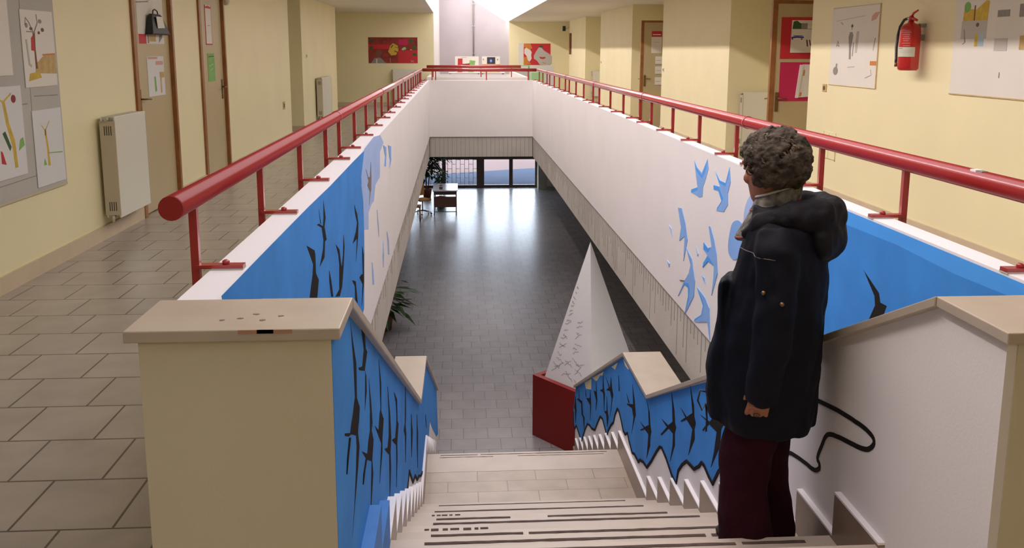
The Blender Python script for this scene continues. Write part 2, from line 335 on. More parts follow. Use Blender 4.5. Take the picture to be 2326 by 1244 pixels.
# painted shapes on the walls: (distance along the wall, height) in metres
MURAL = {
 'A': [
  ('blue',[(2.125,0.848),(2.375,0.848),(5.9,-0.865),(6.8,-0.865),(9.7,-2.275),(10.085,-2.996),(9.46,-2.747),(8.278,-2.119),(7.799,-1.843),(7.145,-1.909),(6.49,-1.662),(6.09,-1.514),(5.738,-1.372),(5.386,-1.159),(5.127,-1.071),(4.835,-0.854),(4.536,-0.868),(4.502,-0.825),(4.206,-0.668),(4.093,-0.66),(3.839,-0.554),(3.761,-0.482),(3.576,-0.384),(3.409,-0.394),(3.371,-0.344),(3.317,-0.26),(3.246,-0.255),(3.062,-0.277),(2.125,-0.16)]),
  ('black',[(2.481,0.779),(2.532,0.697),(2.588,0.616),(2.58,0.508),(2.641,0.454),(2.603,0.404),(2.599,0.428),(2.583,0.393),(2.608,0.34),(2.559,0.292),(2.476,0.231),(2.383,0.164),(2.449,0.228),(2.51,0.317),(2.536,0.373),(2.531,0.41),(2.426,0.461),(2.37,0.48),(2.297,0.515),(2.298,0.522),(2.405,0.475),(2.462,0.508),(2.435,0.479),(2.504,0.521),(2.531,0.531),(2.519,0.64),(2.5,0.708)]),
  ('black',[(2.724,0.689),(2.825,0.632),(2.841,0.575),(2.882,0.55),(2.797,0.516),(2.835,0.484),(2.837,0.428),(2.767,0.388),(2.809,0.501),(2.797,0.514),(2.655,0.569),(2.632,0.585),(2.733,0.553),(2.786,0.591),(2.755,0.644)]),
  ('black',[(2.905,0.447),(2.96,0.335),(2.987,0.234),(2.976,0.264),(2.951,0.239),(3.004,0.179),(2.943,0.131),(2.966,0.07),(2.848,-0.036),(2.926,0.135),(2.771,0.218),(2.663,0.297),(2.805,0.221),(2.846,0.248),(2.902,0.261),(2.915,0.314),(2.922,0.315)]),
  ('black',[(3.251,0.39),(3.324,0.267),(3.298,0.163),(3.389,0.091),(3.392,0.093),(3.32,0.038),(3.308,-0.01),(3.177,-0.075),(3.274,0.041),(3.059,0.208),(3.186,0.134),(3.24,0.176),(3.281,0.183),(3.271,0.307)]),
  ('black',[(3.593,0.149),(3.645,0.053),(3.684,-0.014),(3.711,-0.136),(3.658,-0.181),(3.668,-0.256),(3.583,-0.358),(3.605,-0.166),(3.398,-0.041),(3.538,-0.1),(3.6,-0.075),(3.623,0.012)]),
  ('black',[(3.908,-0.003),(4.068,-0.102),(4.07,-0.214),(4.129,-0.254),(4.028,-0.308),(4.023,-0.377),(3.938,-0.488),(3.976,-0.294),(3.752,-0.164),(3.925,-0.233),(4.014,-0.203),(4.026,-0.16),(4.005,-0.096)]),
  ('black',[(4.658,-0.245),(4.651,-0.42),(4.604,-0.468),(4.649,-0.539),(4.549,-0.661),(4.562,-0.518),(4.477,-0.443),(4.565,-0.445)]),
  ('black',[(5.12,-0.626),(5.153,-0.71),(5.214,-0.779),(5.078,-0.884),(5.066,-0.733),(5.086,-0.667)]),
  ('black',[(5.705,-0.876),(5.737,-0.959),(5.794,-1.055),(5.674,-1.25),(5.654,-1.038)]),
  ('black',[(6.924,-1.396),(7.076,-1.585),(6.925,-1.453)]),
  ('black',[(2.402,0.462),(2.346,0.43),(2.305,0.399),(2.329,0.438),(2.38,0.472)]),
  ('black',[(2.771,0.218),(2.719,0.206),(2.661,0.185),(2.679,0.211),(2.75,0.228)]),
 ],
 'A_line': [
  [(3.317,-0.26),(3.371,-0.344),(3.409,-0.394)],
  [(4.606,-0.887),(4.835,-0.854),(5.157,-1.088),(5.386,-1.159),(5.614,-1.305),(5.786,-1.365),(6.089,-1.515),(6.49,-1.662)],
 ],
 'B': [
  ('blue',[(3.2,0.4),(5.88,-0.87),(6.8,-0.87),(9.7,-2.285),(9.89,-2.665),(9.838,-2.818),(9.7,-2.796),(9.605,-2.716),(9.34,-2.71),(9.179,-2.729),(8.934,-2.473),(8.749,-2.321),(8.456,-2.243),(8.257,-2.171),(8.078,-2.003),(7.948,-1.895),(7.814,-1.864),(7.721,-1.885),(7.565,-1.915),(7.51,-1.845),(7.379,-1.735),(7.25,-1.649),(7.184,-1.549),(7.083,-1.453),(7.01,-1.447),(6.916,-1.476),(6.803,-1.528),(6.719,-1.521),(6.625,-1.468),(6.555,-1.503),(6.423,-1.539),(6.336,-1.509),(6.185,-1.5),(6.14,-1.461),(6.018,-1.419),(5.897,-1.401),(5.765,-1.289),(5.616,-1.146),(5.531,-1.074),(5.469,-1.051),(5.34,-1.064),(5.19,-1.1),(5.074,-1.106),(5.033,-0.997),(4.946,-0.914),(4.851,-0.845),(4.753,-0.825),(4.686,-0.813),(4.591,-0.75),(4.543,-0.703),(4.49,-0.695),(4.401,-0.712),(4.324,-0.717),(4.235,-0.604),(4.099,-0.482),(3.985,-0.373)]),
  ('cream',[(9.021,-1.97),(8.541,-1.743),(8.553,-1.864),(8.71,-1.922),(8.901,-1.993)]),
  ('cream',[(8.491,-1.715),(7.825,-1.4),(7.842,-1.445),(8.018,-1.511),(8.173,-1.618),(8.266,-1.662)]),
  ('cream',[(7.424,-1.207),(7.132,-1.062),(7.182,-1.111),(7.251,-1.169),(7.308,-1.179)]),
  ('cream',[(6.889,-0.937),(6.628,-0.934),(6.691,-0.957),(6.806,-0.967)]),
  ('black',[(6.499,-1.0),(6.389,-1.09),(6.331,-1.191),(6.37,-1.239),(6.472,-1.406),(6.415,-1.246),(6.483,-1.198),(6.686,-1.25),(6.687,-1.244),(6.443,-1.149),(6.47,-1.059)]),
  ('black',[(6.713,-1.169),(6.579,-1.193),(6.625,-1.212)]),
  ('black',[(5.976,-0.924),(5.865,-0.971),(5.832,-1.049),(5.792,-1.084),(5.816,-1.121),(5.82,-1.202),(5.92,-1.347),(5.885,-1.159),(5.887,-1.143),(6.006,-1.159),(6.139,-1.229),(6.155,-1.229),(6.036,-1.163),(6.178,-1.173),(6.008,-1.143),(5.881,-1.071),(5.91,-0.97)]),
  ('black',[(5.266,-0.581),(5.181,-0.663),(5.152,-0.738),(5.122,-0.754),(5.149,-0.807),(5.139,-0.879),(5.246,-1.043),(5.194,-0.904),(5.193,-0.827),(5.309,-0.843),(5.492,-0.974),(5.518,-0.977),(5.357,-0.855),(5.507,-0.863),(5.323,-0.828),(5.214,-0.756),(5.239,-0.658)]),
  ('black',[(4.836,-0.371),(4.743,-0.452),(4.729,-0.51),(4.692,-0.537),(4.713,-0.583),(4.701,-0.637),(4.821,-0.794),(4.789,-0.71),(4.768,-0.646),(4.755,-0.602),(4.885,-0.599),(5.003,-0.664),(5.024,-0.668),(4.916,-0.599),(5.035,-0.587),(4.888,-0.584),(4.768,-0.508),(4.796,-0.447)]),
  ('black',[(4.313,-0.225),(4.26,-0.265),(4.245,-0.317),(4.19,-0.324),(4.222,-0.365),(4.232,-0.461),(4.368,-0.645),(4.325,-0.535),(4.294,-0.412),(4.433,-0.428),(4.542,-0.518),(4.551,-0.514),(4.458,-0.429),(4.606,-0.449),(4.426,-0.413),(4.33,-0.329)]),
  ('black',[(7.432,-1.304),(7.362,-1.379),(7.298,-1.418),(7.331,-1.467),(7.427,-1.675),(7.369,-1.483),(7.455,-1.444),(7.657,-1.513),(7.518,-1.436),(7.692,-1.403),(7.459,-1.417)]),
  ('black',[(7.845,-1.416),(7.785,-1.545),(7.723,-1.581),(7.746,-1.758),(7.799,-1.612),(7.845,-1.607),(8.001,-1.654),(7.848,-1.578)]),
  ('black',[(7.63,-1.559),(7.565,-1.674),(7.505,-1.716),(7.554,-1.827),(7.63,-1.739),(7.737,-1.755),(7.613,-1.695)]),
  ('black',[(8.242,-1.66),(8.149,-1.816),(8.232,-1.956),(8.206,-1.839),(8.377,-1.803),(8.23,-1.761)]),
  ('black',[(8.605,-1.885),(8.537,-2.009),(8.568,-2.199),(8.586,-2.046),(8.862,-2.082),(8.621,-1.984)]),
  ('black',[(9.396,-2.207),(9.398,-2.309),(9.171,-2.244),(9.096,-2.365),(8.978,-2.35),(8.992,-2.49),(9.063,-2.387),(9.184,-2.403),(9.228,-2.294),(9.574,-2.381),(9.417,-2.312)]),
  ('black',[(9.709,-2.398),(9.611,-2.538),(9.674,-2.717),(9.724,-2.576),(9.794,-2.576)]),
  ('black',[(8.928,-2.013),(8.863,-2.074),(8.909,-2.075)]),
  ('black',[(7.065,-1.151),(7.004,-1.265),(7.031,-1.276)]),
 ],
 'B_line': [
  [(9.856,-2.651),(9.818,-2.809),(9.7,-2.796),(9.605,-2.716),(9.34,-2.71),(9.179,-2.729),(8.934,-2.473),(8.749,-2.321),(8.588,-2.267),(8.456,-2.243),(8.257,-2.171),(8.078,-2.003),(7.948,-1.895),(7.814,-1.864),(7.721,-1.885),(7.565,-1.915),(7.51,-1.845),(7.379,-1.735),(7.25,-1.649),(7.184,-1.549),(7.083,-1.453),(7.01,-1.447),(6.916,-1.476),(6.803,-1.528),(6.719,-1.521),(6.625,-1.468),(6.555,-1.503),(6.423,-1.539),(6.336,-1.509),(6.185,-1.5),(6.14,-1.461),(6.018,-1.419),(5.897,-1.401),(5.765,-1.289),(5.616,-1.146),(5.531,-1.074),(5.469,-1.051),(5.34,-1.064),(5.19,-1.1),(5.074,-1.106),(5.033,-0.997),(4.946,-0.914),(4.851,-0.845),(4.753,-0.825),(4.686,-0.813),(4.591,-0.75),(4.543,-0.703),(4.49,-0.695),(4.401,-0.712),(4.324,-0.717),(4.235,-0.604),(4.099,-0.482),(3.985,-0.373)],
 ],
 'B_curve': [
  [(3.871,-0.286),(3.837,-0.272),(3.771,-0.245),(3.67,-0.205),(3.536,-0.152),(3.433,-0.11),(3.359,-0.081),(3.317,-0.064),(3.307,-0.059),(3.29,-0.054),(3.267,-0.049),(3.239,-0.043),(3.205,-0.036),(3.174,-0.031),(3.147,-0.026),(3.123,-0.023),(3.101,-0.021),(3.083,-0.017),(3.066,-0.013),(3.052,-0.006),(3.041,0.001),(3.033,0.008),(3.027,0.014),(3.025,0.02),(3.026,0.025),(3.028,0.03),(3.032,0.033),(3.038,0.036),(3.046,0.036),(3.049,0.042),(3.047,0.052),(3.041,0.066),(3.031,0.085),(3.022,0.101),(3.014,0.116),(3.007,0.129),(3.002,0.139),(2.995,0.15),(2.987,0.159),(2.978,0.168),(2.967,0.175),(2.952,0.182),(2.931,0.19),(2.906,0.196),(2.877,0.204),(2.846,0.211),(2.813,0.218),(2.777,0.226),(2.74,0.234),(2.71,0.242),(2.686,0.25),(2.669,0.257),(2.658,0.264),(2.649,0.271),(2.641,0.278),(2.635,0.285),(2.629,0.293),(2.627,0.3),(2.628,0.306),(2.632,0.311),(2.639,0.314),(2.65,0.317),(2.665,0.318),(2.685,0.319),(2.709,0.318),(2.736,0.316),(2.764,0.312),(2.796,0.309),(2.831,0.304),(2.866,0.299),(2.901,0.294),(2.938,0.287),(2.975,0.28),(3.016,0.272),(3.061,0.263),(3.109,0.254),(3.16,0.244),(3.199,0.236),(3.225,0.232),(3.238,0.229)],
 ],
 'C': [
  ('blue',[(2.4,0.84),(2.379,0.89),(2.922,0.888),(3.805,0.883),(4.474,0.873),(5.427,0.871),(6.37,0.864),(6.153,0.853),(6.047,0.808),(5.895,0.718),(5.898,0.662),(6.01,0.474),(5.967,0.172),(5.859,-0.177),(4.05,-0.42),(2.4,-0.42)]),
  ('blue_lt',[(6.145,0.876),(6.846,0.892),(7.419,0.85),(7.724,0.758),(7.343,0.716),(7.291,0.52),(6.884,0.514),(6.721,0.414),(6.528,0.422),(6.308,0.401),(6.279,0.286),(5.984,0.345),(5.98,0.539),(5.895,0.718),(6.047,0.808)]),
  ('black',[(3.719,0.733),(3.921,0.666),(3.938,0.643),(3.938,0.556),(4.009,0.508),(3.95,0.44),(3.748,0.497),(3.845,0.576),(3.868,0.615)]),
  ('black',[(4.223,0.844),(4.278,0.747),(4.231,0.712),(4.286,0.637),(4.231,0.639),(4.199,0.568),(4.047,0.559),(4.162,0.616),(4.186,0.654),(4.146,0.724),(4.006,0.766),(4.071,0.758),(4.186,0.723),(4.21,0.76)]),
  ('black',[(4.077,0.824),(4.129,0.747),(4.109,0.751)]),
  ('black',[(5.453,0.608),(5.597,0.523),(5.648,0.452),(5.616,0.371),(5.461,0.242),(5.548,0.372),(5.321,0.39),(5.489,0.423),(5.583,0.468),(5.49,0.542)]),
  ('black',[(4.911,0.531),(4.938,0.457),(4.871,0.359),(4.788,0.267),(4.686,0.24),(4.518,0.284),(4.675,0.281),(4.705,0.411),(4.679,0.471),(4.598,0.543),(4.724,0.488),(4.766,0.407),(4.8,0.371),(4.869,0.427)]),
  ('black',[(4.333,0.469),(4.383,0.413),(4.441,0.306),(4.373,0.325),(4.33,0.411)]),
  ('black',[(5.244,0.181),(5.417,0.129),(5.483,-0.03),(5.365,0.029),(5.374,0.109)]),
  ('black',[(5.828,0.259),(5.905,0.187),(5.878,0.001),(5.704,-0.115),(5.797,0.009),(5.636,0.098),(5.754,0.088),(5.831,0.068)]),
  ('brown_line',[(6.19,0.728),(6.342,0.649),(6.459,0.638),(6.534,0.737),(6.561,0.624),(6.522,0.523),(6.492,0.528),(6.35,0.447),(6.432,0.535),(6.273,0.607),(6.365,0.622)]),
  ('blue_sky',[(7.676,0.738),(7.972,0.689),(7.973,0.623),(7.883,0.531),(7.728,0.551),(7.823,0.64)]),
  ('blue_sky',[(8.208,0.682),(8.55,0.634),(8.514,0.505),(8.293,0.455),(8.367,0.538)]),
  ('blue_lt',[(6.949,0.305),(7.046,0.166),(7.064,0.065),(7.003,0.175)]),
  ('blue_lt',[(7.848,-0.055),(8.046,-0.179),(8.068,-0.315),(7.958,-0.281),(7.913,-0.151)]),
  ('blue_lt',[(7.421,-0.045),(7.487,-0.18),(7.41,-0.275),(7.371,-0.154)]),
  ('blue_lt',[(6.457,-0.002),(6.546,-0.115),(6.565,-0.197),(6.475,-0.173)]),
 ],
 'D': [
  ('blue_mid',[(4.45,0.852),(2.4,0.852),(2.4,0.7),(4.5,0.7)]),
  ('blue',[(4.45,0.8),(4.1,0.805),(3.8,0.79),(3.3,0.8),(2.9,0.788),(2.4,0.8),(2.4,-0.42),(4.55,-0.42),(4.6,0.3)]),
  ('black',[(3.571,0.633),(3.421,0.573),(3.404,0.538),(3.349,0.54),(3.373,0.491),(3.496,0.435),(3.448,0.514),(3.459,0.551)]),
  ('blue_sky',[(6.328,0.761),(6.246,0.721),(6.116,0.699),(5.985,0.813),(5.954,0.753),(6.021,0.661),(6.072,0.608),(6.079,0.535),(6.156,0.517),(6.384,0.519),(6.374,0.541),(6.214,0.579),(6.261,0.646)]),
  ('blue_mid',[(6.328,0.761),(6.259,0.72),(6.114,0.68),(5.985,0.813),(6.029,0.718),(6.111,0.661),(6.255,0.694)]),
  ('blue_mid',[(6.383,0.515),(6.379,0.54),(6.214,0.581),(6.211,0.561)]),
  ('blue_sky',[(5.778,0.752),(5.697,0.708),(5.555,0.711),(5.483,0.822),(5.451,0.732),(5.498,0.654),(5.487,0.579),(5.568,0.519),(5.731,0.499),(5.607,0.582),(5.677,0.638),(5.803,0.63),(5.807,0.658),(5.671,0.669)]),
  ('blue_mid',[(5.789,0.754),(5.687,0.709),(5.545,0.709),(5.483,0.822),(5.486,0.774),(5.552,0.69),(5.695,0.69)]),
  ('blue_mid',[(5.818,0.656),(5.691,0.666),(5.59,0.603),(5.72,0.501),(5.713,0.521),(5.621,0.58),(5.709,0.642),(5.81,0.629)]),
  ('blue_sky',[(5.31,0.512),(5.27,0.521),(5.236,0.523),(5.207,0.52),(5.183,0.51),(5.166,0.494),(5.149,0.479),(5.131,0.467),(5.115,0.455),(5.098,0.445),(5.098,0.427),(5.112,0.4),(5.143,0.366),(5.19,0.323),(5.234,0.291),(5.277,0.271),(5.317,0.26),(5.354,0.26),(5.385,0.264),(5.408,0.271),(5.425,0.281),(5.435,0.296),(5.441,0.312),(5.442,0.332),(5.44,0.353),(5.433,0.376),(5.425,0.4),(5.416,0.422),(5.404,0.445),(5.39,0.467),(5.37,0.485),(5.343,0.5)]),
  ('blue_lt',[(5.157,0.538),(5.16,0.559),(5.159,0.581),(5.154,0.601),(5.144,0.623),(5.13,0.645),(5.114,0.665),(5.095,0.684),(5.075,0.7),(5.052,0.715),(5.021,0.725),(4.982,0.73),(4.934,0.731),(4.88,0.726),(4.833,0.716),(4.796,0.7),(4.768,0.678),(4.748,0.651),(4.742,0.619),(4.748,0.581),(4.766,0.54),(4.798,0.494),(4.835,0.46),(4.879,0.437),(4.93,0.426),(4.987,0.427),(5.035,0.433),(5.074,0.444),(5.103,0.459),(5.123,0.478),(5.139,0.498),(5.15,0.518)]),
  ('blue_sky',[(6.748,0.338),(6.636,0.353),(6.514,0.263),(6.434,0.15),(6.527,-0.039),(6.518,0.16),(6.675,0.089),(6.634,0.202)]),
  ('blue_sky',[(5.89,0.36),(5.848,0.368),(5.751,0.297),(5.683,0.213),(5.643,0.091),(5.758,-0.094),(5.728,0.036),(5.726,0.12),(5.872,0.127),(5.997,0.045),(5.986,0.074),(5.891,0.156),(6.0,0.174),(5.992,0.228),(5.884,0.209),(5.8,0.236)]),
  ('blue_mid',[(5.876,0.156),(5.786,0.139),(5.72,0.122),(5.871,0.119),(5.997,0.043),(5.981,0.084)]),
  ('blue_mid',[(6.001,0.222),(5.884,0.207),(5.813,0.229),(5.879,0.176),(5.985,0.178)]),
  ('blue_sky',[(6.46,0.084),(6.29,0.036),(6.186,-0.101),(6.202,-0.223),(6.435,-0.431),(6.334,-0.26),(6.344,-0.189),(6.468,-0.198),(6.652,-0.35),(6.504,-0.203),(6.358,-0.09),(6.316,-0.016)]),
  ('blue_mid',[(6.486,-0.197),(6.347,-0.166),(6.308,-0.197),(6.331,-0.287),(6.435,-0.431),(6.351,-0.265),(6.361,-0.198),(6.485,-0.208)]),
  ('blue_sky',[(6.132,-0.131),(5.908,-0.149),(5.797,-0.194),(5.751,-0.407),(5.826,-0.298),(6.019,-0.362),(6.16,-0.402),(6.147,-0.38),(5.965,-0.297),(5.929,-0.216),(6.014,-0.17)]),
  ('blue_mid',[(6.132,-0.131),(5.999,-0.166),(5.921,-0.213),(5.965,-0.297),(6.16,-0.402),(6.147,-0.38),(5.98,-0.297),(5.944,-0.22)]),
  ('blue_sky',[(6.004,-0.018),(5.942,-0.019),(5.913,-0.051),(5.954,-0.04)]),
  ('blue_mid',[(5.466,0.113),(5.398,0.091),(5.314,0.027),(5.378,0.041),(5.436,0.088)]),
  ('blue_lt',[(7.022,0.149),(6.937,0.132),(6.9,0.07),(6.956,0.118)]),
  ('blue_lt',[(7.044,-0.153),(6.959,-0.163),(6.975,-0.197)]),
  ('blue_lt',[(6.173,0.158),(6.124,0.111),(6.131,0.092)]),
  ('black',[(6.615,-0.209),(6.453,-0.173),(6.614,-0.212)]),
  ('black',[(5.575,-0.151),(5.469,-0.138),(5.569,-0.155)]),
 ],
}
# ---------------------------------------------------------------- main levels
ZL = -3.67          # lower floor
ZC = 2.56           # corridor ceiling
XL_IN, XL_OUT = -0.645, -0.785      # corridor parapet left (inner / outer face)
XR_IN, XR_OUT = 1.715, 1.805
YF = 20.4           # far end of the stair void
ZT = 0.862          # top of the corridor parapets
NR, RISE, TREAD, Y0 = 11, 0.16, 0.33, 2.51

# upper floor (one slab with two voids)
b = MB()
b.box(-8, XL_OUT+0.02, -4, 36, -0.30, 0, 'tile_up')
b.box(XR_OUT-0.02, 8, -4, 36, -0.30, 0, 'tile_up')
b.box(XL_OUT+0.02, -0.45, -4, 2.36, -0.30, 0, 'tile_up')
b.box(-0.45, 1.50, -4, Y0-0.02, -0.30, 0, 'tile_up')
b.box(1.50, XR_OUT-0.02, -4, 2.28, -0.30, 0, 'tile_up')
b.box(XL_OUT+0.02, XR_OUT-0.02, YF+0.1, 23.0, -0.30, 0, 'tile_up')
b.box(XL_OUT+0.02, XR_OUT-0.02, 29.0, 36, -0.30, 0, 'tile_up')
struct(b, 'floor', 'upper corridor floor of beige square tiles around the stair void')
b = MB(); b.box(-8, 8, 0, 33.98, ZL-0.2, ZL, 'tile_low')
struct(b, 'floor_lower', 'lower hall floor of grey square tiles below the stairs', cat='floor')
b = MB()
b.box(-8, XL_IN-0.03, 0, 34, -0.86, -0.32, 'ceil'); b.box(XR_IN+0.03, 8, 0, 34, -0.86, -0.32, 'ceil')
b.box(XL_IN, XR_IN, YF+0.2, 22.9, -0.86, -0.32, 'ceil'); b.box(XL_IN, XR_IN, 29.1, 34, -0.86, -0.32, 'ceil')
struct(b, 'ceiling_lower', 'ceiling of the lower hall under the corridors', cat='ceiling')
# corridor ceilings and the skylight over the void
b = MB()
b.box(-8, -0.80, -4, 25.2, ZC, ZC+0.25, 'ceil')
struct(b, 'ceiling_left', 'plaster ceiling over the left corridor', cat='ceiling')
b = MB()
b.box(1.85, 8, -4, 33.02, ZC, ZC+0.25, 'ceil')
struct(b, 'ceiling_right', 'plaster ceiling over the right corridor', cat='ceiling')
b = MB(); b.box(-0.655, 1.85, -4, 1.5, ZC, ZC+0.25, 'ceil')
struct(b, 'ceiling_stairhead', 'plaster ceiling over the stair head', cat='ceiling')
b = MB()
b.box(-0.80, -0.655, 1.5, 25.3, ZC, 4.2, 'white')
b.box(-0.80, -0.655, 25.3, 33.6, 0, 4.2, 'white')
struct(b, 'wall_skylight_left', 'white wall on the left side of the skylight shaft', cat='wall')
b = MB(); b.prism([(-0.655, ZC), (1.85, ZC), (1.85, 2.62), (-0.655, 4.15)], 'y', 1.4, 1.5, 'white')
struct(b, 'wall_skylight_near', 'near end wall of the skylight shaft', cat='wall')
b = MB()
b.prism([(1.852, 2.565), (1.852, 2.60), (-0.655, 4.14), (-0.655, 4.105)], 'y', 1.5, 33.55, 'glaze')
sky = struct(b, 'window_5', 'sloping skylight glazing over the stair void, bright with daylight', cat='skylight')
b = MB()
b.box(-0.72, 2.20, 33.55, 33.8, 0, 4.3, 'concrete')
struct(b, 'wall_back_concrete', 'pale grey concrete wall at the far end of the skylit void', cat='wall')

# outer walls of the upper floor
def wall_y(b, x0, x1, spans, z0, z1, key, openings=()):
    """wall along Y between x0 and x1 with door openings (ya, yb, height)"""
    ya, yb = spans
    cur = ya
    for (a, c, h) in openings:
        b.box(x0, x1, cur, a, z0, z1, key); b.box(x0, x1, a, c, h, z1, key); cur = c
    b.box(x0, x1, cur, yb, z0, z1, key)
DL1 = (8.30, 9.46, 2.215); DL2 = (10.41, 11.53, 2.215)
b = MB()
wall_y(b, -3.14, -2.92, (-4, 15.88), 0, ZC, 'cream', (DL1, DL2))
b.box(-4.4, -3.14, 15.70, 15.88, 0, ZC, 'cream'); b.box(-3.40, -3.14, 7.9, 12.0, 0, ZC, 'cream')
b.box(-4.6, -4.4, 15.70, 25.2, 0, ZC, 'cream')
b.box(-4.4, -2.97, 17.45, 22.35, 0, ZC, 'cream')
b.box(-4.6, -0.655, 25.2, 25.35, 0, ZC, 'cream')
struct(b, 'wall_left', 'cream painted wall of the left corridor', cat='wall')
b = MB()
XN = 3.94
b.box(XN, 5.2, -4, 9.85, 0, ZC, 'cream')
b.box(4.66, 5.2, 9.85, 12.87, 0, ZC, 'cream')
b.box(XN, 5.2, 12.87, 17.15, 0, ZC, 'cream')
b.box(4.66, 5.2, 17.15, 20.2, 0, ZC, 'cream')
b.box(XN, 5.2, 20.2, 24.7, 0, ZC, 'cream')
b.box(4.66, 5.2, 24.7, 27.6, 0, ZC, 'cream')
b.box(XN, 5.2, 27.6, 31.6, 0, ZC, 'cream')
b.box(4.3, 5.2, 31.6, 33.0, 0, ZC, 'cream')
b.box(1.90, 5.2, 33.0, 33.2, 0, ZC, 'cream')
struct(b, 'wall_right', 'cream painted wall of the right corridor with door recesses', cat='wall')
b = MB(); b.box(-8, 8, -4.2, -4.0, ZL, ZC+0.3, 'cream')
struct(b, 'wall_back', 'cream wall behind the stair head', cat='wall')
# lower hall walls
b = MB()
b.box(-7.2, -7.0, 0, 34, ZL, 0, 'plaster_grey'); b.box(7.0, 7.2, 0, 34, ZL, 0, 'plaster_grey')
b.box(-8, 8, -0.1, 0.1, ZL, -0.3, 'plaster_grey')
b.box(-8, -2.0, 33.9, 34.1, ZL, -0.3, 'plaster_grey'); b.box(3.02, 8, 33.9, 34.1, ZL, -0.3, 'white')
b.box(-2.0, 3.02, 33.9, 34.1, -1.35, -0.3, 'plaster_grey')
b.box(-7.6, 7.6, 33.95, 34.2, -0.35, 3.2, 'plaster_grey')
struct(b, 'wall_lower_hall', 'plain walls of the lower entrance hall', cat='wall')
b = MB(); b.box(3.02, 3.36, 33.2, 33.55, ZL, -0.86, 'plaster_grey')
struct(b, 'wall_column', 'beige square column beside the glazed entrance', cat='column', bevel=0.01)

# baseboards
b = MB()
for a, c in ((-4, 8.30), (9.46, 10.41), (11.53, 15.88)):
    b.box(-2.92, -2.905, a, c, 0, 0.115, 'baseb')
b.box(-4.4, -2.955, 17.435, 17.45, 0, 0.09, 'baseb'); b.box(-2.97, -2.955, 17.45, 22.35, 0, 0.09, 'baseb')
b.box(-4.4, -0.67, 25.185, 25.2, 0, 0.10, 'baseb')
struct(b, 'baseboard_left', 'low beige stone baseboard along the left corridor wall', cat='baseboard')
b = MB()
for a, c in ((-4, 9.85), (12.87, 17.15), (20.2, 24.7), (27.6, 31.6)):
    b.box(XN-0.015, XN, a, c, 0, 0.10, 'baseb')
struct(b, 'baseboard_right', 'low beige stone baseboard along the right corridor wall', cat='baseboard')

# ---------------------------------------------------------------- corridor parapets round the void
def parapet(name, label, xi, xo, side, y0, y1):
    b = MB()
    x0, x1 = min(xi, xo), max(xi, xo)
    b.box(x0, x1, y0, y1, -0.42, ZT-0.006, 'white')
    o = struct(b, name, label, cat='wall')
    c = MB()
    c.box(x0-0.0, x1+0.0, y0, y1, ZT-0.006, ZT, 'coping')
    c.build('coping', o)
    return o
pl = parapet('wall_void_left', 'white parapet wall on the left of the void with blue mural', XL_IN, XL_OUT, 1, 2.375, YF+0.14)
pr = parapet('wall_void_right', 'white parapet wall on the right of the void with blue swallow mural', XR_IN, XR_OUT, -1, 2.30, YF+0.14)
b = MB(); paint(b, 'x', XL_IN, MURAL['C'], sgn=1, off=0.0012, step=0.00025)
tag(b.build('mural', pl), 'blue sky with black swallow shapes painted on the wall')
b = MB(); paint(b, 'x', XR_IN, MURAL['D'], sgn=-1, off=0.0012, step=0.00025)
tag(b.build('mural', pr), 'light blue swallow shapes and a deep blue patch painted on the wall')
b = MB(); b.box(XL_IN, XR_IN, YF, YF+0.14, -0.42, ZT-0.006, 'white')
pf = struct(b, 'wall_void_far', 'white parapet wall across the far end of the void', cat='wall')
b = MB(); b.box(XL_IN, XR_IN, YF, YF+0.14, ZT-0.006, ZT, 'coping'); b.build('coping', pf)
# ribbed concrete edge under the parapets
def fascia(name, label, side):
    b = MB(); rnd = random.Random(4)
    if side == 'far':
        b.box(XL_IN, XR_IN, YF+0.03, YF+0.14, -0.885, -0.42, 'fascia')
        x = XL_IN+0.02
        while x < XR_IN-0.02:
            b.box(x, x+0.008, YF+0.027, YF+0.031, -0.885, -0.44, 'dirt'); x += 0.098
        b.box(XL_IN, XR_IN, YF+0.024, YF+0.031, -0.437, -0.42, 'dirt')
    else:
        xi = XL_IN if side == 'l' else XR_IN; s = -1 if side == 'l' else 1
        a, c = sorted((xi+s*0.012, xi+s*0.13))
        b.box(a, c, 0.1, YF+0.14, -0.885, -0.42, 'fascia')
        y = 2.6
        while y < YF:
            f = xi+s*0.012
            x0, x1 = sorted((f, f-s*0.0025))
            h = 0.12+0.33*rnd.random()**2 if side == 'r' else 0.2*rnd.random()
            b.box(x0, x1, y, y+0.006+0.006*rnd.random(), -0.42-h, -0.42, 'dirt')
            y += 0.10
        x0, x1 = sorted((xi+s*0.012, xi-s*0.002+s*0.006))
        b.box(x0, x1, 2.4, YF, -0.432, -0.42, 'dirt')
    struct(b, name, label, cat='trim')
fascia('trim_1', 'ribbed raw concrete slab edge below the left parapet', 'l')
fascia('trim_2', 'ribbed raw concrete slab edge below the right parapet', 'r')
fascia('trim_3', 'grooved concrete slab edge above the entrance doors', 'far')
# second void beyond the bridge
b = MB()
b.box(XL_OUT, XR_OUT, 22.85, 23.0, -0.42, ZT, 'white')
b.box(XL_OUT, XL_IN, 23.0, 29.0, -0.42, ZT, 'white'); b.box(XR_IN, XR_OUT, 23.0, 29.0, -0.42, ZT, 'white')
b.box(XL_OUT, XR_OUT, 29.0, 29.15, -0.42, ZT-0.1, 'white')
struct(b, 'wall_void_second', 'white parapet round a second void beyond the first', cat='wall')

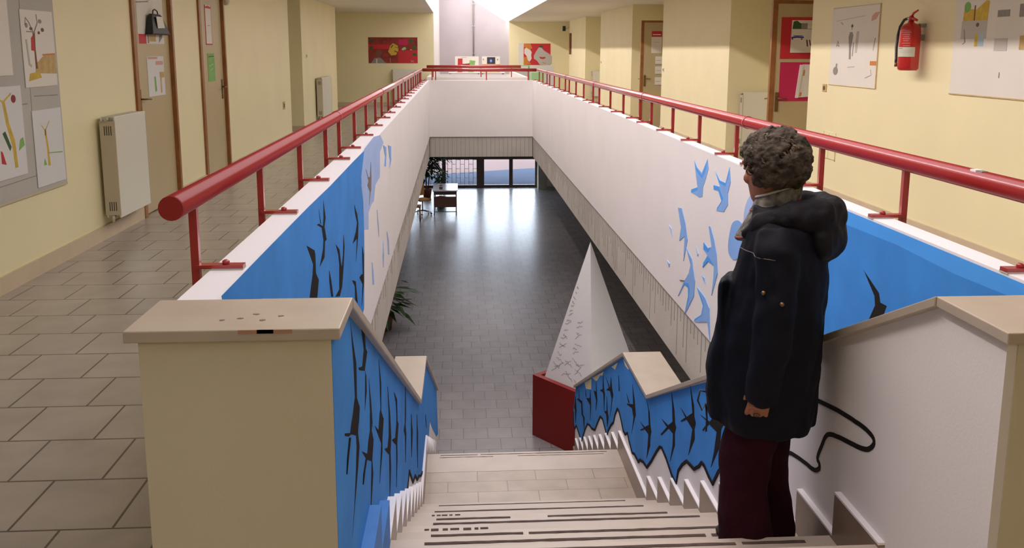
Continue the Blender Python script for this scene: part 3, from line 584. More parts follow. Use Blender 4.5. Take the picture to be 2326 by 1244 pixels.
# ---------------------------------------------------------------- handrails
def handrail(name, label, axis, fixed, a0, a1, posts, z=1.095, r=0.037, joints=(), arm=0, foot=0.80, group=None, arm_len=0.15):
    root = empty(name, (0, 0, 0)); tag(root, label, 'handrail', group)
    def P(t, s, zz): return (fixed+s, t, zz) if axis == 'y' else (t, fixed+s, zz)
    b = MB(); b.tube([P(a0, 0, z), P(a1, 0, z)], r, 'red', 20)
    b.tube([P(a0-0.004, 0, z), P(a0+0.0005, 0, z)], r*0.98, 'red_end', 20, smooth=False)
    b.build('top_rail', root)
    for j in joints:
        b = MB(); b.tube([P(j-0.012, 0, z), P(j+0.012, 0, z)], r*1.09, 'red', 20); b.build('joint_ring', root)
    for p in posts:
        b = MB()
        for q in (P(p, 0, 0),):
            w_ = 0.0125; d_ = 0.011
            if axis == 'y': b.box(fixed-w_, fixed+w_, p-d_, p+d_, foot, z-r*0.7, 'red')
            else: b.box(p-w_, p+w_, fixed-d_, fixed+d_, foot, z-r*0.7, 'red')
        o = b.build('post', root)
        if arm:
            c = MB()
            x0, x1 = sorted((fixed, fixed+arm*arm_len))
            c.box(x0, x1, p-0.019, p+0.019, ZT+0.004, ZT+0.016, 'red')
            c.lathe([(0.012, ZT+0.016), (0.012, ZT+0.026), (0.006, ZT+0.03)], fixed+arm*arm_len*0.62, p, 'red', 8)
            c.box(x0 if arm < 0 else fixed+0.05, x1 if arm > 0 else fixed-0.05, p-0.022, p+0.022, ZT-0.001, ZT+0.005, 'board')
            c.build('bracket', o)
    return root
XRL, XRR = -0.832, 1.852
lp = [2.80, 3.76, 4.71, 5.64, 6.28, 7.22, 8.15, 9.08, 9.84, 10.78, 11.7, 12.6, 13.4, 14.3, 15.2, 16.15, 16.95, 17.9, 18.8, 19.7, 20.3]
handrail('handrail', 'long red handrail on posts along the left parapet, its capped near end toward the viewer', 'y', XRL, 2.59, 20.55, lp, joints=(6.154, 9.71, 13.27, 16.83), arm=1)
rp = []
j0 = 2.405
while j0 < 20:
    rp += [p for p in (j0+0.22, j0+1.14, j0+2.00, j0+2.86) if p < 20.4]; j0 += 3.18
hr = handrail('handrail', 'long red handrail on posts along the right parapet, passing behind the person', 'y', XRR, -1.0, 20.55, [0.5, 1.5] + rp, joints=[2.405+3.18*i for i in range(6)], arm=-1, arm_len=0.14)
b = MB(); b.box(XRR-0.020, XRR+0.008, 3.02, 3.055, 1.125, 1.1335, 'coping'); b.box(XRR-0.018, XRR+0.004, 2.985, 3.015, 1.125, 1.1332, 'p_grey'); tag(b.build('tape_mark', hr), 'worn white sticker')
handrail('handrail', 'short red handrail across the far end of the stair void, the nearer of two', 'x', YF+0.16, XRL+0.04, XRR-0.04, [-0.58, -0.50, 0.66, 1.62], joints=(), foot=0.3, z=1.095)
handrail('handrail', 'second short red handrail beyond the void, behind the nearer one', 'x', 23.0-0.05, -0.78, 1.62, [-0.62, 0.60, 1.38], joints=(), foot=0.3, z=1.125)

# ---------------------------------------------------------------- staircase
zl = -NR*RISE
b = MB(); g = MB()
xa, xb = -0.36, 1.36
for k in range(1, NR):
    ya = Y0+TREAD*(k-1); yb = ya+TREAD; z = -RISE*k
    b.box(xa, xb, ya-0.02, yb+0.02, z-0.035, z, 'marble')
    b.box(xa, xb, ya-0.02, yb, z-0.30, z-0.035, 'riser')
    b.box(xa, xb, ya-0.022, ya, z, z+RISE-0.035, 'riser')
b.box(xa, xb, Y0+TREAD*(NR-1)-0.02, Y0+TREAD*(NR-1), zl, zl+RISE-0.035, 'riser')
b.box(xa, xb, Y0-0.25, Y0+0.02, -0.035, 0.001, 'marble')
yl0 = Y0+TREAD*(NR-1); yl1 = yl0+1.12
b.box(xa, xb, yl0, yl1-0.31, zl-0.3, zl, 'slab'); b.box(xa, xb, yl1-0.31, yl1+0.02, zl-0.035, zl+0.001, 'marble')
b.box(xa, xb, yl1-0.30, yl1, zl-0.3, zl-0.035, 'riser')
R2 = (zl-ZL)/12
for k in range(1, 12):
    ya = yl1+TREAD*(k-1); yb = ya+TREAD; z = zl-R2*k
    b.box(xa, xb, ya-0.02, yb+0.02, z-0.035, z, 'marble')
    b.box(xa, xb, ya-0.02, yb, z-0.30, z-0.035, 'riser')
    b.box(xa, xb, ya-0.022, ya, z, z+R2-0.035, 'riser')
b.box(xa, xb, yl1+TREAD*11-0.02, yl1+TREAD*11, ZL, ZL+R2-0.035, 'riser')
st = struct(b, 'stairs', 'pale marble staircase going down to a landing and on to the lower hall', cat='staircase')
rnd = random.Random(7)
noses = [(k, Y0+TREAD*k, -RISE*k, 0.005, 0.024) for k in (1, 2, 3, 5, 6, 8, 10)] + [(3, yl1, zl, 0.008, 0.020), (6, yl1, zl, 0.048, 0.058)]
noses += [(k, yl1+TREAD*k, zl-R2*k, 0.005, 0.022) for k in range(1, 12)]
for k, y, z, q0, q1 in noses:
    xs_ = -0.19+0.05*rnd.random(); xe_ = 1.24-0.10*rnd.random()
    cuts = sorted(rnd.uniform(xs_, xe_) for _ in range(rnd.choice((0, 1, 2))))
    ends = [xs_]+cuts+[xe_]
    if k == 6: ends = [xs_, 0.28, 0.46, xe_]
    for i in range(len(ends)-1):
        if k == 6 and i == 1: continue
        b = MB(); x0_, x1_ = ends[i]+0.012, ends[i+1]-0.012
        if x1_-x0_ < 0.05: continue
        n = max(3, int((x1_-x0_)/0.04)); top = []; bot = []
        for m in range(n+1):
            x = x0_+(x1_-x0_)*m/n; top.append((x, y-q0-0.003*rnd.random())); bot.append((x, y-q1+0.004*rnd.random()))
        b.prism(top+bot[::-1], 'z', z, z+0.002, 'grip'); b.build('antislip_strip', st)
for z_, y_ in ((-RISE*4, Y0+TREAD*4), (-RISE*7, Y0+TREAD*7)):      # worn remains of two strips
    x = -0.17
    for i in range(7 if z_ > -0.8 else 5):
        b = MB(); l = 0.008+0.035*rnd.random(); b.box(x, x+l, y_-0.02-0.01*rnd.random(), y_-0.008, z_, z_+0.0015, 'grip'); b.build('antislip_strip', st); x += l+0.006+0.02*rnd.random()

# stepped marble skirting on both sides
def skirt(name, label, x0, x1, rz=None):
    b = MB(); SK = 0.17; T = 0
    for k in range(1, NR):
        ya = Y0+TREAD*(k-1); yb = ya+TREAD; z = -RISE*k
        b.box(x0, x1, ya, yb, z-0.2, z+SK, 'blue_skirt' if (rz and k < 3) else 'skirt')
    b.box(x0, x1, yl0-0.0, yl1, zl-0.1, zl+SK, 'skirt')
    for k in range(1, 12):
        ya = yl1+TREAD*(k-1); yb = ya+TREAD; z = zl-R2*k
        b.box(x0, x1, ya, min(yb, 9.72), z-0.2, z+SK, 'skirt')
        if yb > 9.72: break
    o = struct(b, name, label, cat='skirting')
    return o
skirt('trim_4', 'stepped brown marble skirting on the right side of the stairs', 1.315, 1.337)
sk = skirt('trim_5', 'stepped marble skirting on the left side of the stairs, painted blue at the top', -0.318, -0.272, 'blue')
# white strip painting the top light on the skirting's upper edge
for x0, x1, lab in ((1.3145, 1.337, 'right'), (-0.318, -0.2715, 'left')):
    b = MB()
    for k in range(1, NR):
        ya = Y0+TREAD*(k-1); b.box(x0, x1, ya, ya+TREAD, -RISE*k+0.17, -RISE*k+0.178, 'blue_skirt' if (lab == 'left' and k < 3) else 'coping')
    b.box(x0, x1, yl0, yl1, zl+0.17, zl+0.178, 'coping')
    for k in range(1, 9):
        ya = yl1+TREAD*(k-1); b.box(x0, x1, ya, min(ya+TREAD, 9.72), zl-R2*k+0.17, zl-R2*k+0.178, 'coping')
    struct(b, 'trim_6' if lab == 'right' else 'trim_7', 'white strip painting the light on the upper edge of the %s stair skirting' % lab, cat='trim')

# stair parapet walls with stone caps
def stair_wall(name, label, xf, xo, ypk, s):
    """xf inner face, xo outer face; s=+1 when the stairs lie to the +x side"""
    prof_top = [(ypk-0.27 if s > 0 else 1.985, 0.852), (ypk, 0.852), (5.90, -0.883), (6.80, -0.883), (9.74, -2.312)]
    body = [(p[0]+(0.02 if i == 0 else 0)-(0.025 if i == 4 else 0), p[1]+(0.004 if i else 0)) for i, p in enumerate(prof_top)]
    x0, x1 = sorted((xf, xo))
    b = MB(); b.prism(body + [(9.715, ZL), (body[0][0], ZL)], 'x', x0, x1, 'white')
    o = struct(b, name, label, cat='wall')
    c = MB(); T = 0.03
    a, d = sorted((xf+s*0.025, xo-s*0.02))
    c.prism([prof_top[1], prof_top[2], prof_top[3], prof_top[4], (9.74, -2.282), (6.80, -0.853), (5.90, -0.853), (ypk, 0.882)], 'x', a, d, 'cap')
    c.build('cap_stone', o, bevel=0.003)
    return o
wl = stair_wall('wall_stair_left', 'left stair parapet painted blue with black swallow shapes', -0.3165, -0.52, 2.375, 1)
wr = stair_wall('wall_stair_right', 'right stair parapet, blue swallow mural below and plain white near the top', 1.337, 1.60, 2.30, -1)
for o in (wl,):
    o.matrix_world = Matrix.Translation((-0.3165, 2.1, 0)) @ Matrix.Rotation(-0.006, 4, 'Z') @ Matrix.Translation((0.3165, -2.1, 0))
b = MB(); paint(b, 'x', -0.3165, MURAL['A'], sgn=1, off=0.0012, step=0.0003)
for ln in MURAL['A_line']: ribbon(b, 'x', -0.3165, ln, 0.018, 'black', 1, 0.006)
tag(b.build('mural', wl), 'blue ground with tall black swallow shapes')
b = MB(); paint(b, 'x', 1.337, MURAL['B'], sgn=-1, off=0.0012, step=0.0002)
for ln in MURAL['B_line']: ribbon(b, 'x', 1.337, ln, 0.020, 'black', -1, 0.0063)
for ln in MURAL['B_curve']: ribbon(b, 'x', 1.337, ln, 0.017, 'black', -1, 0.002)
tag(b.build('mural', wr), 'blue ground with black swallow shapes and one loose black line')
# newel walls closing the upper floor beside the stair, with stone tops
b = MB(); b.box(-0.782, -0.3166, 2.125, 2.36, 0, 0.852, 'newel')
o = struct(b, 'wall_newel_left', 'short cream end wall left of the stairs under a beige stone top', cat='wall')
c = MB(); c.box(-0.808, -0.2915, 2.10, 2.375, 0.852, 0.882, 'cap')
rnd = random.Random(3)
def blotch(c, cx, cy, r, z, key, sx=1.6):
    pts = []
    n = 12
    for i in range(n):
        a = 2*math.pi*i/n; rr = r*(0.55+0.6*rnd.random()); pts.append((cx+rr*sx*math.cos(a), cy+rr*math.sin(a)))
    c.prism(pts, 'z', z-0.001, z+0.0006, key)
co = c.build('cap_stone', o, bevel=0.003)
c = MB()
for cx, cy, r in ((-0.50, 2.098, 0.010), (-0.455, 2.099, 0.008)):
    c.box(cx-0.035, cx+0.05, 2.0985, 2.1, 0.872, 0.8815, 'stain')
for i in range(5):
    blotch(c, -0.60+0.03*rnd.random()+0.03*i, 2.17+0.02*rnd.random()+0.02*(i % 3), 0.006, 0.8825, 'skirt', 1.4)
c.build('stain', co)
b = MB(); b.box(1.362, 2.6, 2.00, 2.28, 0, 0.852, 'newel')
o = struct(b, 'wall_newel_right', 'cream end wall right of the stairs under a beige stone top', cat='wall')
c = MB(); c.box(1.3165, 2.62, 1.975, 2.30, 0.852, 0.882, 'cap'); c.build('cap_stone', o, bevel=0.003)

# ---------------------------------------------------------------- entrance glazing
def bay(n, x0, x1, label, transom=True):
    b = MB(); z0, z1 = ZL, -1.35; y0, y1 = 33.80, 33.90; t = 0.07
    b.box(x0, x0+t, y0, y1, z0, z1, 'darkmetal'); b.box(x1-t, x1, y0, y1, z0, z1, 'darkmetal')
    b.box(x0+t, x1-t, y0, y1, z0, z0+0.10, 'darkmetal'); b.box(x0+t, x1-t, y0, y1, z1-0.1, z1, 'darkmetal')
    b.box(x0+t, x1-t, y0, y1, -2.585, -2.43, 'darkmetal')
    o = struct(b, 'window_%d' % n, label, cat='window')
    g = MB(); g.box(x0+t, x1-t, 33.845, 33.853, z0+0.10, z1-0.1, 'glass'); g.build('glass_pane', o)
    return o
bay(1, -2.0, -0.55, 'leftmost glazed entrance bay, partly behind the indoor plants')
bay(2, -0.55, 0.86, 'glazed entrance bay with bars behind it, left of the thick post')
bay(3, 0.92, 2.02, 'glazed entrance door bay right of the thick post')
bay(4, 2.02, 3.02, 'rightmost glazed entrance bay beside the column')
b = MB(); b.box(0.70, 0.98, 33.74, 33.82, ZL, -1.35, 'darkmetal'); b.box(-2.0, 3.02, 33.82, 33.92, -2.50, -2.40, 'darkmetal')
struct(b, 'trim_8', 'thick dark post and beam between the glazed entrance bays', cat='trim')
# bars outside the left bays
root = empty('window_grille'); tag(root, 'iron bar grille with staggered cross pieces outside the left entrance glazing', 'grille')
x = -1.9; i = 0; yg = 34.5
xs = []
while x < 0.85: xs.append(x); x += 0.165
for i, x in enumerate(xs):
    b = MB(); b.box(x-0.009, x+0.009, yg-0.009, yg+0.009, ZL, -1.6, 'iron'); b.build('bar', root)
for i in range(len(xs)-1):
    for k, z in enumerate([-3.55, -3.2, -2.85, -2.5, -2.15]):
        zz = z + (0.17 if i % 2 else 0)
        b = MB(); b.box(xs[i]+0.009, xs[i+1]-0.009, yg-0.007, yg+0.007, zz-0.008, zz+0.008, 'iron'); b.build('cross_piece', root)
# ground outside, split where shade falls: sunlit and shaded tones are in the colours
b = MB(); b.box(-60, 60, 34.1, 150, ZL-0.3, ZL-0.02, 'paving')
struct(b, 'floor_outside', 'pale paving outside the entrance, coloured as sunlit', cat='paving')
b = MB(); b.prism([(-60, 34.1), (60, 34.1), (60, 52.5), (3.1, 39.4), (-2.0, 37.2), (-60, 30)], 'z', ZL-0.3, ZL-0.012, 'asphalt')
struct(b, 'floor_outside_strip', 'blue grey paving just outside the entrance, shade painted into its colour', cat='paving')
sun = bpy.data.lights.new('sun', 'SUN'); sun.energy = 2.2; sun.angle = R(2); sun.color = (1.0, 0.90, 0.84)
so = bpy.data.objects.new('sun', sun); C.objects.link(so); so.rotation_euler = (R(-35), 0, R(25))

# ---------------------------------------------------------------- doors
def wall_door(n, y0, y1, h, hinge_near, label, wide=True):
    b = MB(); X = -2.92; fw = 0.075
    def fr(a, c, z0, z1): b.box(X-0.10, X+0.022, a, c, z0, z1, 'wood')
    fr(y0, y0+fw, 0, h); fr(y1-fw*0.7, y1, 0, h); fr(y0+fw, y1-fw*0.7, h-0.06, h)
    b.box(X-0.07, X+0.004, y0+fw, y0+fw+0.02, 0, h-0.06, 'riser'); 
    o = struct(b, 'door_%d' % n, label, cat='door')
    c = MB(); c.box(X-0.06, X-0.02, y0+fw+0.02, y1-fw*0.7, 0.012, h-0.06, 'door'); l = c.build('door_leaf', o)
    c = MB(); yy = y0+fw+0.10 if hinge_near else y1-fw*0.7-0.09
    d = 1 if hinge_near else -1
    c.box(X-0.022, X-0.012, yy-0.022, yy+0.022, 0.94, 1.18, 'brass')
    c.tube([(X-0.015, yy, 1.09), (X+0.035, yy, 1.09), (X+0.04, yy+d*0.03, 1.09), (X+0.04, yy+d*0.13, 1.085)], 0.008, 'brass', 8)
    c.build('door_handle', o)
    return o
wall_door(1, *DL1, True, 'beige door with brown frame nearest on the left corridor wall')
wall_door(2, *DL2, False, 'second beige door with brown frame on the left corridor wall')
def open_leaf(n, y, xf, xh, h, label):
    b = MB()
    b.box(xf, xh, y, y+0.04, 0.012, h, 'door')
    o = struct(b, 'door_%d' % n, label, cat='door')
    c = MB()
    c.box(xf-0.03, xf+0.03, y-0.006, y+0.046, 0.0, h+0.02, 'wood'); c.box(xf+0.03, xh, y-0.006, y+0.046, h-0.022, h+0.02, 'wood')
    c.build('door_edge', o)
    c = MB()
    c.box(xf+0.045, xf+0.085, y-0.014, y-0.004, 0.82, 1.05, 'brass')
    c.tube([(xf+0.065, y-0.01, 0.98), (xf+0.065, y-0.05, 0.98), (xf+0.18, y-0.055, 0.97)], 0.008, 'brass', 8)
    c.tube([(xf+0.065, y+0.04, 0.98), (xf+0.065, y+0.09, 0.98), (xf-0.05, y+0.095, 0.97)], 0.008, 'brass', 8)
    c.build('door_handle', o)
    return o
open_leaf(3, 10.6, 3.785, 4.62, 2.12, 'beige door standing open across the nearest right recess, red cards on it')
open_leaf(4, 18.1, 3.745, 4.62, 2.12, 'beige door standing open in the farther right recess')

# ---------------------------------------------------------------- radiators
def radiator(name, label, wall, f, a0, a1, z0, z1, group=None, near_end=True):
    """wall 'L' (face +x at x=f), 'R' (face -x), 'F' (faces -y at y=f)"""
    root = empty(name); tag(root, label, 'radiator', group)
    T = 0.115; G = 0.035
    def box(b, u0, u1, n0, n1, za, zb, key):
        if wall == 'L': b.box(f+n0, f+n1, u0, u1, za, zb, key)
        elif wall == 'R': b.box(f-n1, f-n0, u0, u1, za, zb, key)
        else: b.box(u0, u1, f-n1, f-n0, za, zb, key)
    b = MB(); box(b, a0+0.012, a1-0.012, G+T-0.014, G+T, z0+0.02, z1-0.01, 'enamel')
    box(b, a0+0.012, a1-0.012, G, G+0.014, z0+0.02, z1-0.01, 'enamel'); b.build('panel', root, bevel=0.004)
    for u0, u1 in ((a0, a0+0.012), (a1-0.012, a1)):
        b = MB(); box(b, u0, u1, G-0.004, G+T+0.002, z0+0.045, z1-0.045, 'enamel_side')
        s = -0.001 if u0 == a0 else 0.001
        for zz in (z1-0.16, z0+0.08):
            for i in range(4):
                q = G+0.030+i*0.017
                box(b, u0+s, u1+s, q, q+0.007, zz, zz+0.075, 'slot')
        b.build('end_cover', root)
    b = MB()
    for i in range(int((a1-a0)/0.03)):
        u = a0+0.02+i*0.03
        if u < a1-0.03: box(b, u, u+0.012, G+0.012, G+T-0.012, z1-0.016, z1-0.01, 'enamel')
    b.build('top_grille', root)
    b = MB(); u = a0+0.02
    def P(u, n, z): return (f+n, u, z) if wall == 'L' else ((f-n, u, z) if wall == 'R' else (u, f-n, z))
    b.tube([P(a0+0.03, G+T*0.5, z1-0.03), P(a0-0.005, G+T*0.5, z1-0.03), P(a0-0.03, G+T*0.5, z1-0.03)], 0.014, 'enamel_side', 8)
    b.build('valve', root); b = MB()
    b.tube([P(a0+0.03, G+T*0.5, z0+0.03), P(a0-0.005, G+T*0.5, z0+0.03), P(a0-0.01, G+T*0.5, z0-0.01)], 0.012, 'enamel_side', 8)
    b.build('drain_valve', root)
    return root
radiator('radiator', 'white panel radiator on the left wall beside the nearest door', 'L', -2.92, 7.36, 8.10, 0.16, 1.02)
radiator('radiator', 'white radiator on the far left wall pier, seen end on', 'L', -2.97, 18.9, 20.3, 0.12, 0.98)
radiator('radiator', 'wide white radiator below the red painting at the end of the left corridor', 'F', 25.2, -1.80, -1.0, 0.14, 1.02)
radiator('radiator', 'white radiator in the right recess behind the open door with red cards', 'F', 12.87, 4.12, 4.62, 0.12, 0.96)
radiator('radiator', 'small white radiator in the farthest right recess', 'F', 27.6, 4.14, 4.60, 0.12, 0.92)

# ---------------------------------------------------------------- papers and pictures
def sheet(name, label, cat, plane, pos, sgn, rect, key, marks=(), group=None, th=0.004, gap=0.0, rot=0):
    """flat sheet on a wall; marks given in 0..1 coordinates (u right as seen, v up)"""
    a0, a1, z0, z1 = rect
    b = MB()
    lo = pos+sgn*gap; hi = pos+sgn*(gap+th)
    b.prism([(a0, z0), (a1, z0), (a1, z1), (a0, z1)], plane, lo, hi, key)
    mir = False
    for i, (k, pts) in enumerate(marks):
        q = [(a0+(a1-a0)*u, z0+(z1-z0)*v) for u, v in pts]
        b.prism(q, plane, hi-sgn*0.0005, hi+sgn*(0.0006+0.00025*i), k)
    o = b.build(name); tag(o, label, cat, group)
    return o
def rc(k, a, b_, c, d): return (k, [(a, c), (b_, c), (b_, d), (a, d)])
def disc(k, cx, cy, rx, ry, n=12): return (k, [(cx+rx*math.cos(2*math.pi*i/n), cy+ry*math.sin(2*math.pi*i/n)) for i in range(n)])
def ln(k, pts, wd): return (k, stroke(pts, wd))
# left pinboard with children's tree paintings
LX = -2.92
sheet('pinboard', 'large grey paper pinboard with tree paintings at the left edge of the view', 'pinboard', 'x', LX, 1, (4.2, 6.74, 0.57, 2.40), 'board',
      [ln('p_grey', [(0.55, 0.335), (0.80, 0.335)], 0.004), ln('p_grey', [(0.84, 0.36), (0.985, 0.355)], 0.004), ln('p_grey', [(0.55, 0.06), (0.88, 0.065)], 0.003),
       ln('p_grey', [(0.82, 0.1), (0.822, 0.6)], 0.002), ln('p_grey', [(0.80, 0.62), (0.81, 0.95)], 0.002),
       rc('enamel_side', 0.0, 1.0, -0.006, 0.004)], th=0.012)
PX_ = LX+0.012
sheet('tree_painting', 'painting of a red and grey tree with round fruit, upper right on the pinboard', 'painting', 'x', PX_, 1, (6.22, 6.70, 1.29, 1.81), 'paper',
      [('p_ochre', [(0.32, 0.18), (1, 0.16), (1, 0.42), (0.62, 0.41), (0.35, 0.30)]), ln('p_orange', [(0.58, 0.42), (0.99, 0.43)], 0.02),
       ('p_yellow', [(0.10, 0.08), (0.50, 0.12), (0.45, 0.2), (0.15, 0.18)]),
       ('p_brown', [(0.34, 0.24), (0.40, 0.24), (0.38, 0.5), (0.40, 0.72), (0.33, 0.72), (0.34, 0.5)]), ('p_red', [(0.25, 0.48), (0.36, 0.47), (0.34, 0.68), (0.27, 0.64)]),
       ln('p_grey', [(0.36, 0.7), (0.24, 0.84), (0.15, 0.90), (0.12, 0.8)], 0.018), ln('p_grey', [(0.36, 0.7), (0.5, 0.84), (0.48, 0.95)], 0.018), ln('p_grey', [(0.36, 0.72), (0.15, 0.72)], 0.014),
       ln('p_ltgrey', [(0.12, 0.62), (0.16, 0.3), (0.22, 0.28)], 0.04),
       disc('p_grey', 0.58, 0.86, 0.05, 0.028), disc('p_brown', 0.64, 0.75, 0.045, 0.026), disc('p_brown', 0.52, 0.71, 0.03, 0.02), disc('p_brown', 0.29, 0.76, 0.04, 0.02), disc('p_grey', 0.16, 0.80, 0.03, 0.03)], gap=0.002, th=0.004)
sheet('tree_painting', 'painting of a small bare yellow tree, lower right on the pinboard', 'painting', 'x', PX_, 1, (6.27, 6.71, 0.60, 1.13), 'paper_cool',
      [('p_yellow', [(0.40, 0.25), (0.48, 0.25), (0.46, 0.5), (0.42, 0.72), (0.36, 0.72), (0.40, 0.5)]), ln('p_yellow', [(0.38, 0.72), (0.28, 0.80)], 0.015), ln('p_yellow', [(0.39, 0.72), (0.56, 0.84)], 0.015),
       ln('p_brown', [(0.38, 0.66), (0.40, 0.74)], 0.03), ln('p_green', [(0.46, 0.42), (0.95, 0.39)], 0.012), ('p_green', [(0.25, 0.27), (0.35, 0.27), (0.29, 0.36)])], gap=0.002)
sheet('tree_painting', 'painting of a tall yellow tree bearing one round red fruit', 'painting', 'x', PX_, 1, (5.45, 6.14, 0.72, 1.31), 'paper_cool',
      [('p_yellow', [(0.76, 0.10), (0.82, 0.10), (0.80, 0.4), (0.72, 0.6), (0.67, 0.85), (0.62, 0.85), (0.66, 0.6), (0.74, 0.35)]), ln('p_yellow', [(0.65, 0.84), (0.80, 0.92)], 0.02), ln('p_yellow', [(0.64, 0.84), (0.52, 0.88)], 0.02),
       disc('p_dred', 0.84, 0.86, 0.045, 0.045), ('p_green', [(0.86, 0.28), (0.98, 0.33), (0.96, 0.42), (0.90, 0.40)]), ('p_red', [(0.52, 0.18), (0.60, 0.16), (0.55, 0.30), (0.52, 0.32)]),
       ('p_dgreen', [(0.58, 0.50), (0.63, 0.52), (0.72, 0.34), (0.69, 0.30)])], gap=0.002)
sheet('tree_painting', 'pale painting cut by the left edge of the view, above the tall yellow tree', 'painting', 'x', PX_, 1, (5.5, 6.06, 1.38, 1.98), 'paper',
      [disc('p_lgreen', 0.66, 0.62, 0.03, 0.05)], gap=0.002)
# papers on door 1 (leaf face x = -2.94)
DX = -2.94
sheet('printed_sheet', 'large collage sheet with a red corner on the nearest left door, behind the hanging bag', 'poster', 'x', DX, 1, (8.52, 9.26, 1.60, 2.12), 'paper',
      [rc('p_red', 0.02, 0.30, 0.0, 0.17), rc('p_grey', 0.34, 0.40, 0.01, 0.16), rc('p_ochre', 0.42, 0.66, 0.04, 0.18), ('p_grey', [(0.78, 0.02), (0.9, 0.1), (0.96, 0.26), (0.82, 0.24)]),
       ln('p_grey', [(0.0, 0.72), (0.45, 0.76)], 0.02), rc('p_ltgrey', 0.1, 0.5, 0.78, 0.96), rc('p_ltgrey', 0.55, 0.95, 0.86, 0.94), rc('p_pink', 0.45, 0.6, 0.22, 0.30)])
sheet('printed_sheet', 'white sheet with pink heading, lower on the nearest left door', 'poster', 'x', DX, 1, (8.72, 9.20, 1.10, 1.48), 'paper_cool',
      [rc('p_pink', 0.05, 0.62, 0.93, 0.99), rc('p_pink', 0.5, 0.95, 0.78, 0.88), ('p_green', [(0.38, 0.10), (0.48, 0.12), (0.45, 0.48), (0.36, 0.5)]), rc('p_ochre', 0.72, 0.80, 0.06, 0.45), rc('p_ochre', 0.7, 0.98, 0.45, 0.60)])
sheet('printed_sheet', 'tall narrow sheet with red edges on the second left door', 'poster', 'x', DX, 1, (10.78, 11.05, 1.60, 2.06), 'p_red',
      [('paper', [(0.06, 0.03), (0.94, 0.03), (0.94, 0.92), (0.06, 0.92)]), ('paper', [(0.1, 0.96), (0.5, 0.99), (0.9, 0.96), (0.9, 1.0), (0.1, 1.0)]), ln('p_blue', [(0.3, 0.48), (0.7, 0.49)], 0.01)])
sheet('printed_sheet', 'green sheet on the second left door', 'poster', 'x', DX, 1, (10.80, 11.10, 1.17, 1.50), 'p_green',
      [ln('p_lgreen', [(0.2, 0.55), (0.8, 0.62)], 0.03), ln('p_lgreen', [(0.3, 0.40), (0.75, 0.46)], 0.03), ln('p_lgreen', [(0.45, 0.10), (0.55, 0.32)], 0.03), ln('p_dgreen', [(0.1, 0.88), (0.9, 0.90)], 0.03)])
# bag hung on the door
root = empty('hanging_bag', (DX+0.045, 8.95, 1.80)); tag(root, 'black triangular fabric bag with a pale panel hanging on the nearest left door', 'bag')
b = MB()
ring = lambda x, hw, z, d, o_: [(x-d/2, -hw+o_, z), (x+d/2, -hw+o_, z), (x+d/2, hw+o_, z), (x-d/2, hw+o_, z)]
b.loft([ring(0, 0.33*0.86, -0.115, 0.07, 0.02), ring(0, 0.31*0.80, -0.10, 0.075, 0.01), ring(0, 0.15, 0.06, 0.04, -0.04), ring(0, 0.125, 0.08, 0.025, -0.05)], 'rubber', smooth=False)
b.build('bag_body', root, bevel=0.006)
b = MB(); b.prism([(-0.10, -0.055), (0.10, -0.048), (0.045, 0.055), (-0.13, 0.055)], 'x', 0.036, 0.041, 'paper'); b.build('pale_panel', root)
b = MB(); b.tube([(0, -0.11, 0.07), (0, -0.10, 0.11), (0, -0.05, 0.125), (0, 0.02, 0.11), (0, 0.04, 0.075)], 0.006, 'rubber', 8); b.build('carry_loop', root)
# small bell over door 2
b = MB(); b.lathe([(0.0, 0), (0.055, 0.0), (0.06, 0.02), (0.05, 0.05), (0.02, 0.065), (0, 0.067)], 0, 0, 'enamel_side', 20)
o = b.build('wall_bell'); o.rotation_euler = (0, R(90), 0); o.location = (LX, 11.62, 2.15); tag(o, 'small round yellowed wall bell beside the top of the second left door', 'bell')
def plate(name, label, plane, pos, sgn, u, z, wd, h, key='enamel'):
    b = MB()
    def bx(a0, a1, z0, z1, n0, n1, k):
        lo, hi = sorted((pos+sgn*n0, pos+sgn*n1))
        if plane == 'x': b.box(lo, hi, a0, a1, z0, z1, k)
        else: b.box(a0, a1, lo, hi, z0, z1, k)
    bx(u-wd/2, u+wd/2, z-h/2, z+h/2, 0, 0.008, key); bx(u-wd*0.2, u+wd*0.2, z-h*0.25, z+h*0.25, 0.008, 0.013, 'brass')
    o = b.build(name, bevel=0.0015); tag(o, label, 'light switch'); return o
plate('light_switch', 'small square brass switch on the right wall below the diagram poster', 'x', XN, -1, 9.40, 1.155, 0.10, 0.08, 'p_ochre')
plate('light_switch', 'small light switch on the first right pier beyond the open door', 'x', XN, -1, 17.0, 1.18, 0.10, 0.08)
plate('light_switch', 'tall narrow blank plate low on the left wall before the first recess', 'x', LX, 1, 15.2, 0.62, 0.16, 0.13, 'p_ochre')
plate('light_switch', 'small light switch high on the far left pier above the radiator', 'x', -2.97, 1, 17.95, 1.42, 0.12, 0.08)
plate('light_switch', 'small light switch on the second right pier', 'x', XN, -1, 24.5, 1.22, 0.14, 0.07)
# painted outline of a cable duct on the right wall
b = MB()
for (y0_, y1_, z0_, z1_) in ((9.03, 9.035, 0.40, 0.66), (9.20, 9.208, 0.42, 0.68), (9.335, 9.342, 0.42, 0.7), (9.03, 9.34, 0.415, 0.42)):
    b.box(XN-0.008, XN, y0_, y1_, z0_, z1_, 'baseb')
b.box(XN-0.006, XN, 9.04, 9.335, 0.42, 0.70, 'cream')
tag(b.build('wall_hatch'), 'flush painted hatch low on the right wall behind the rail', 'hatch')

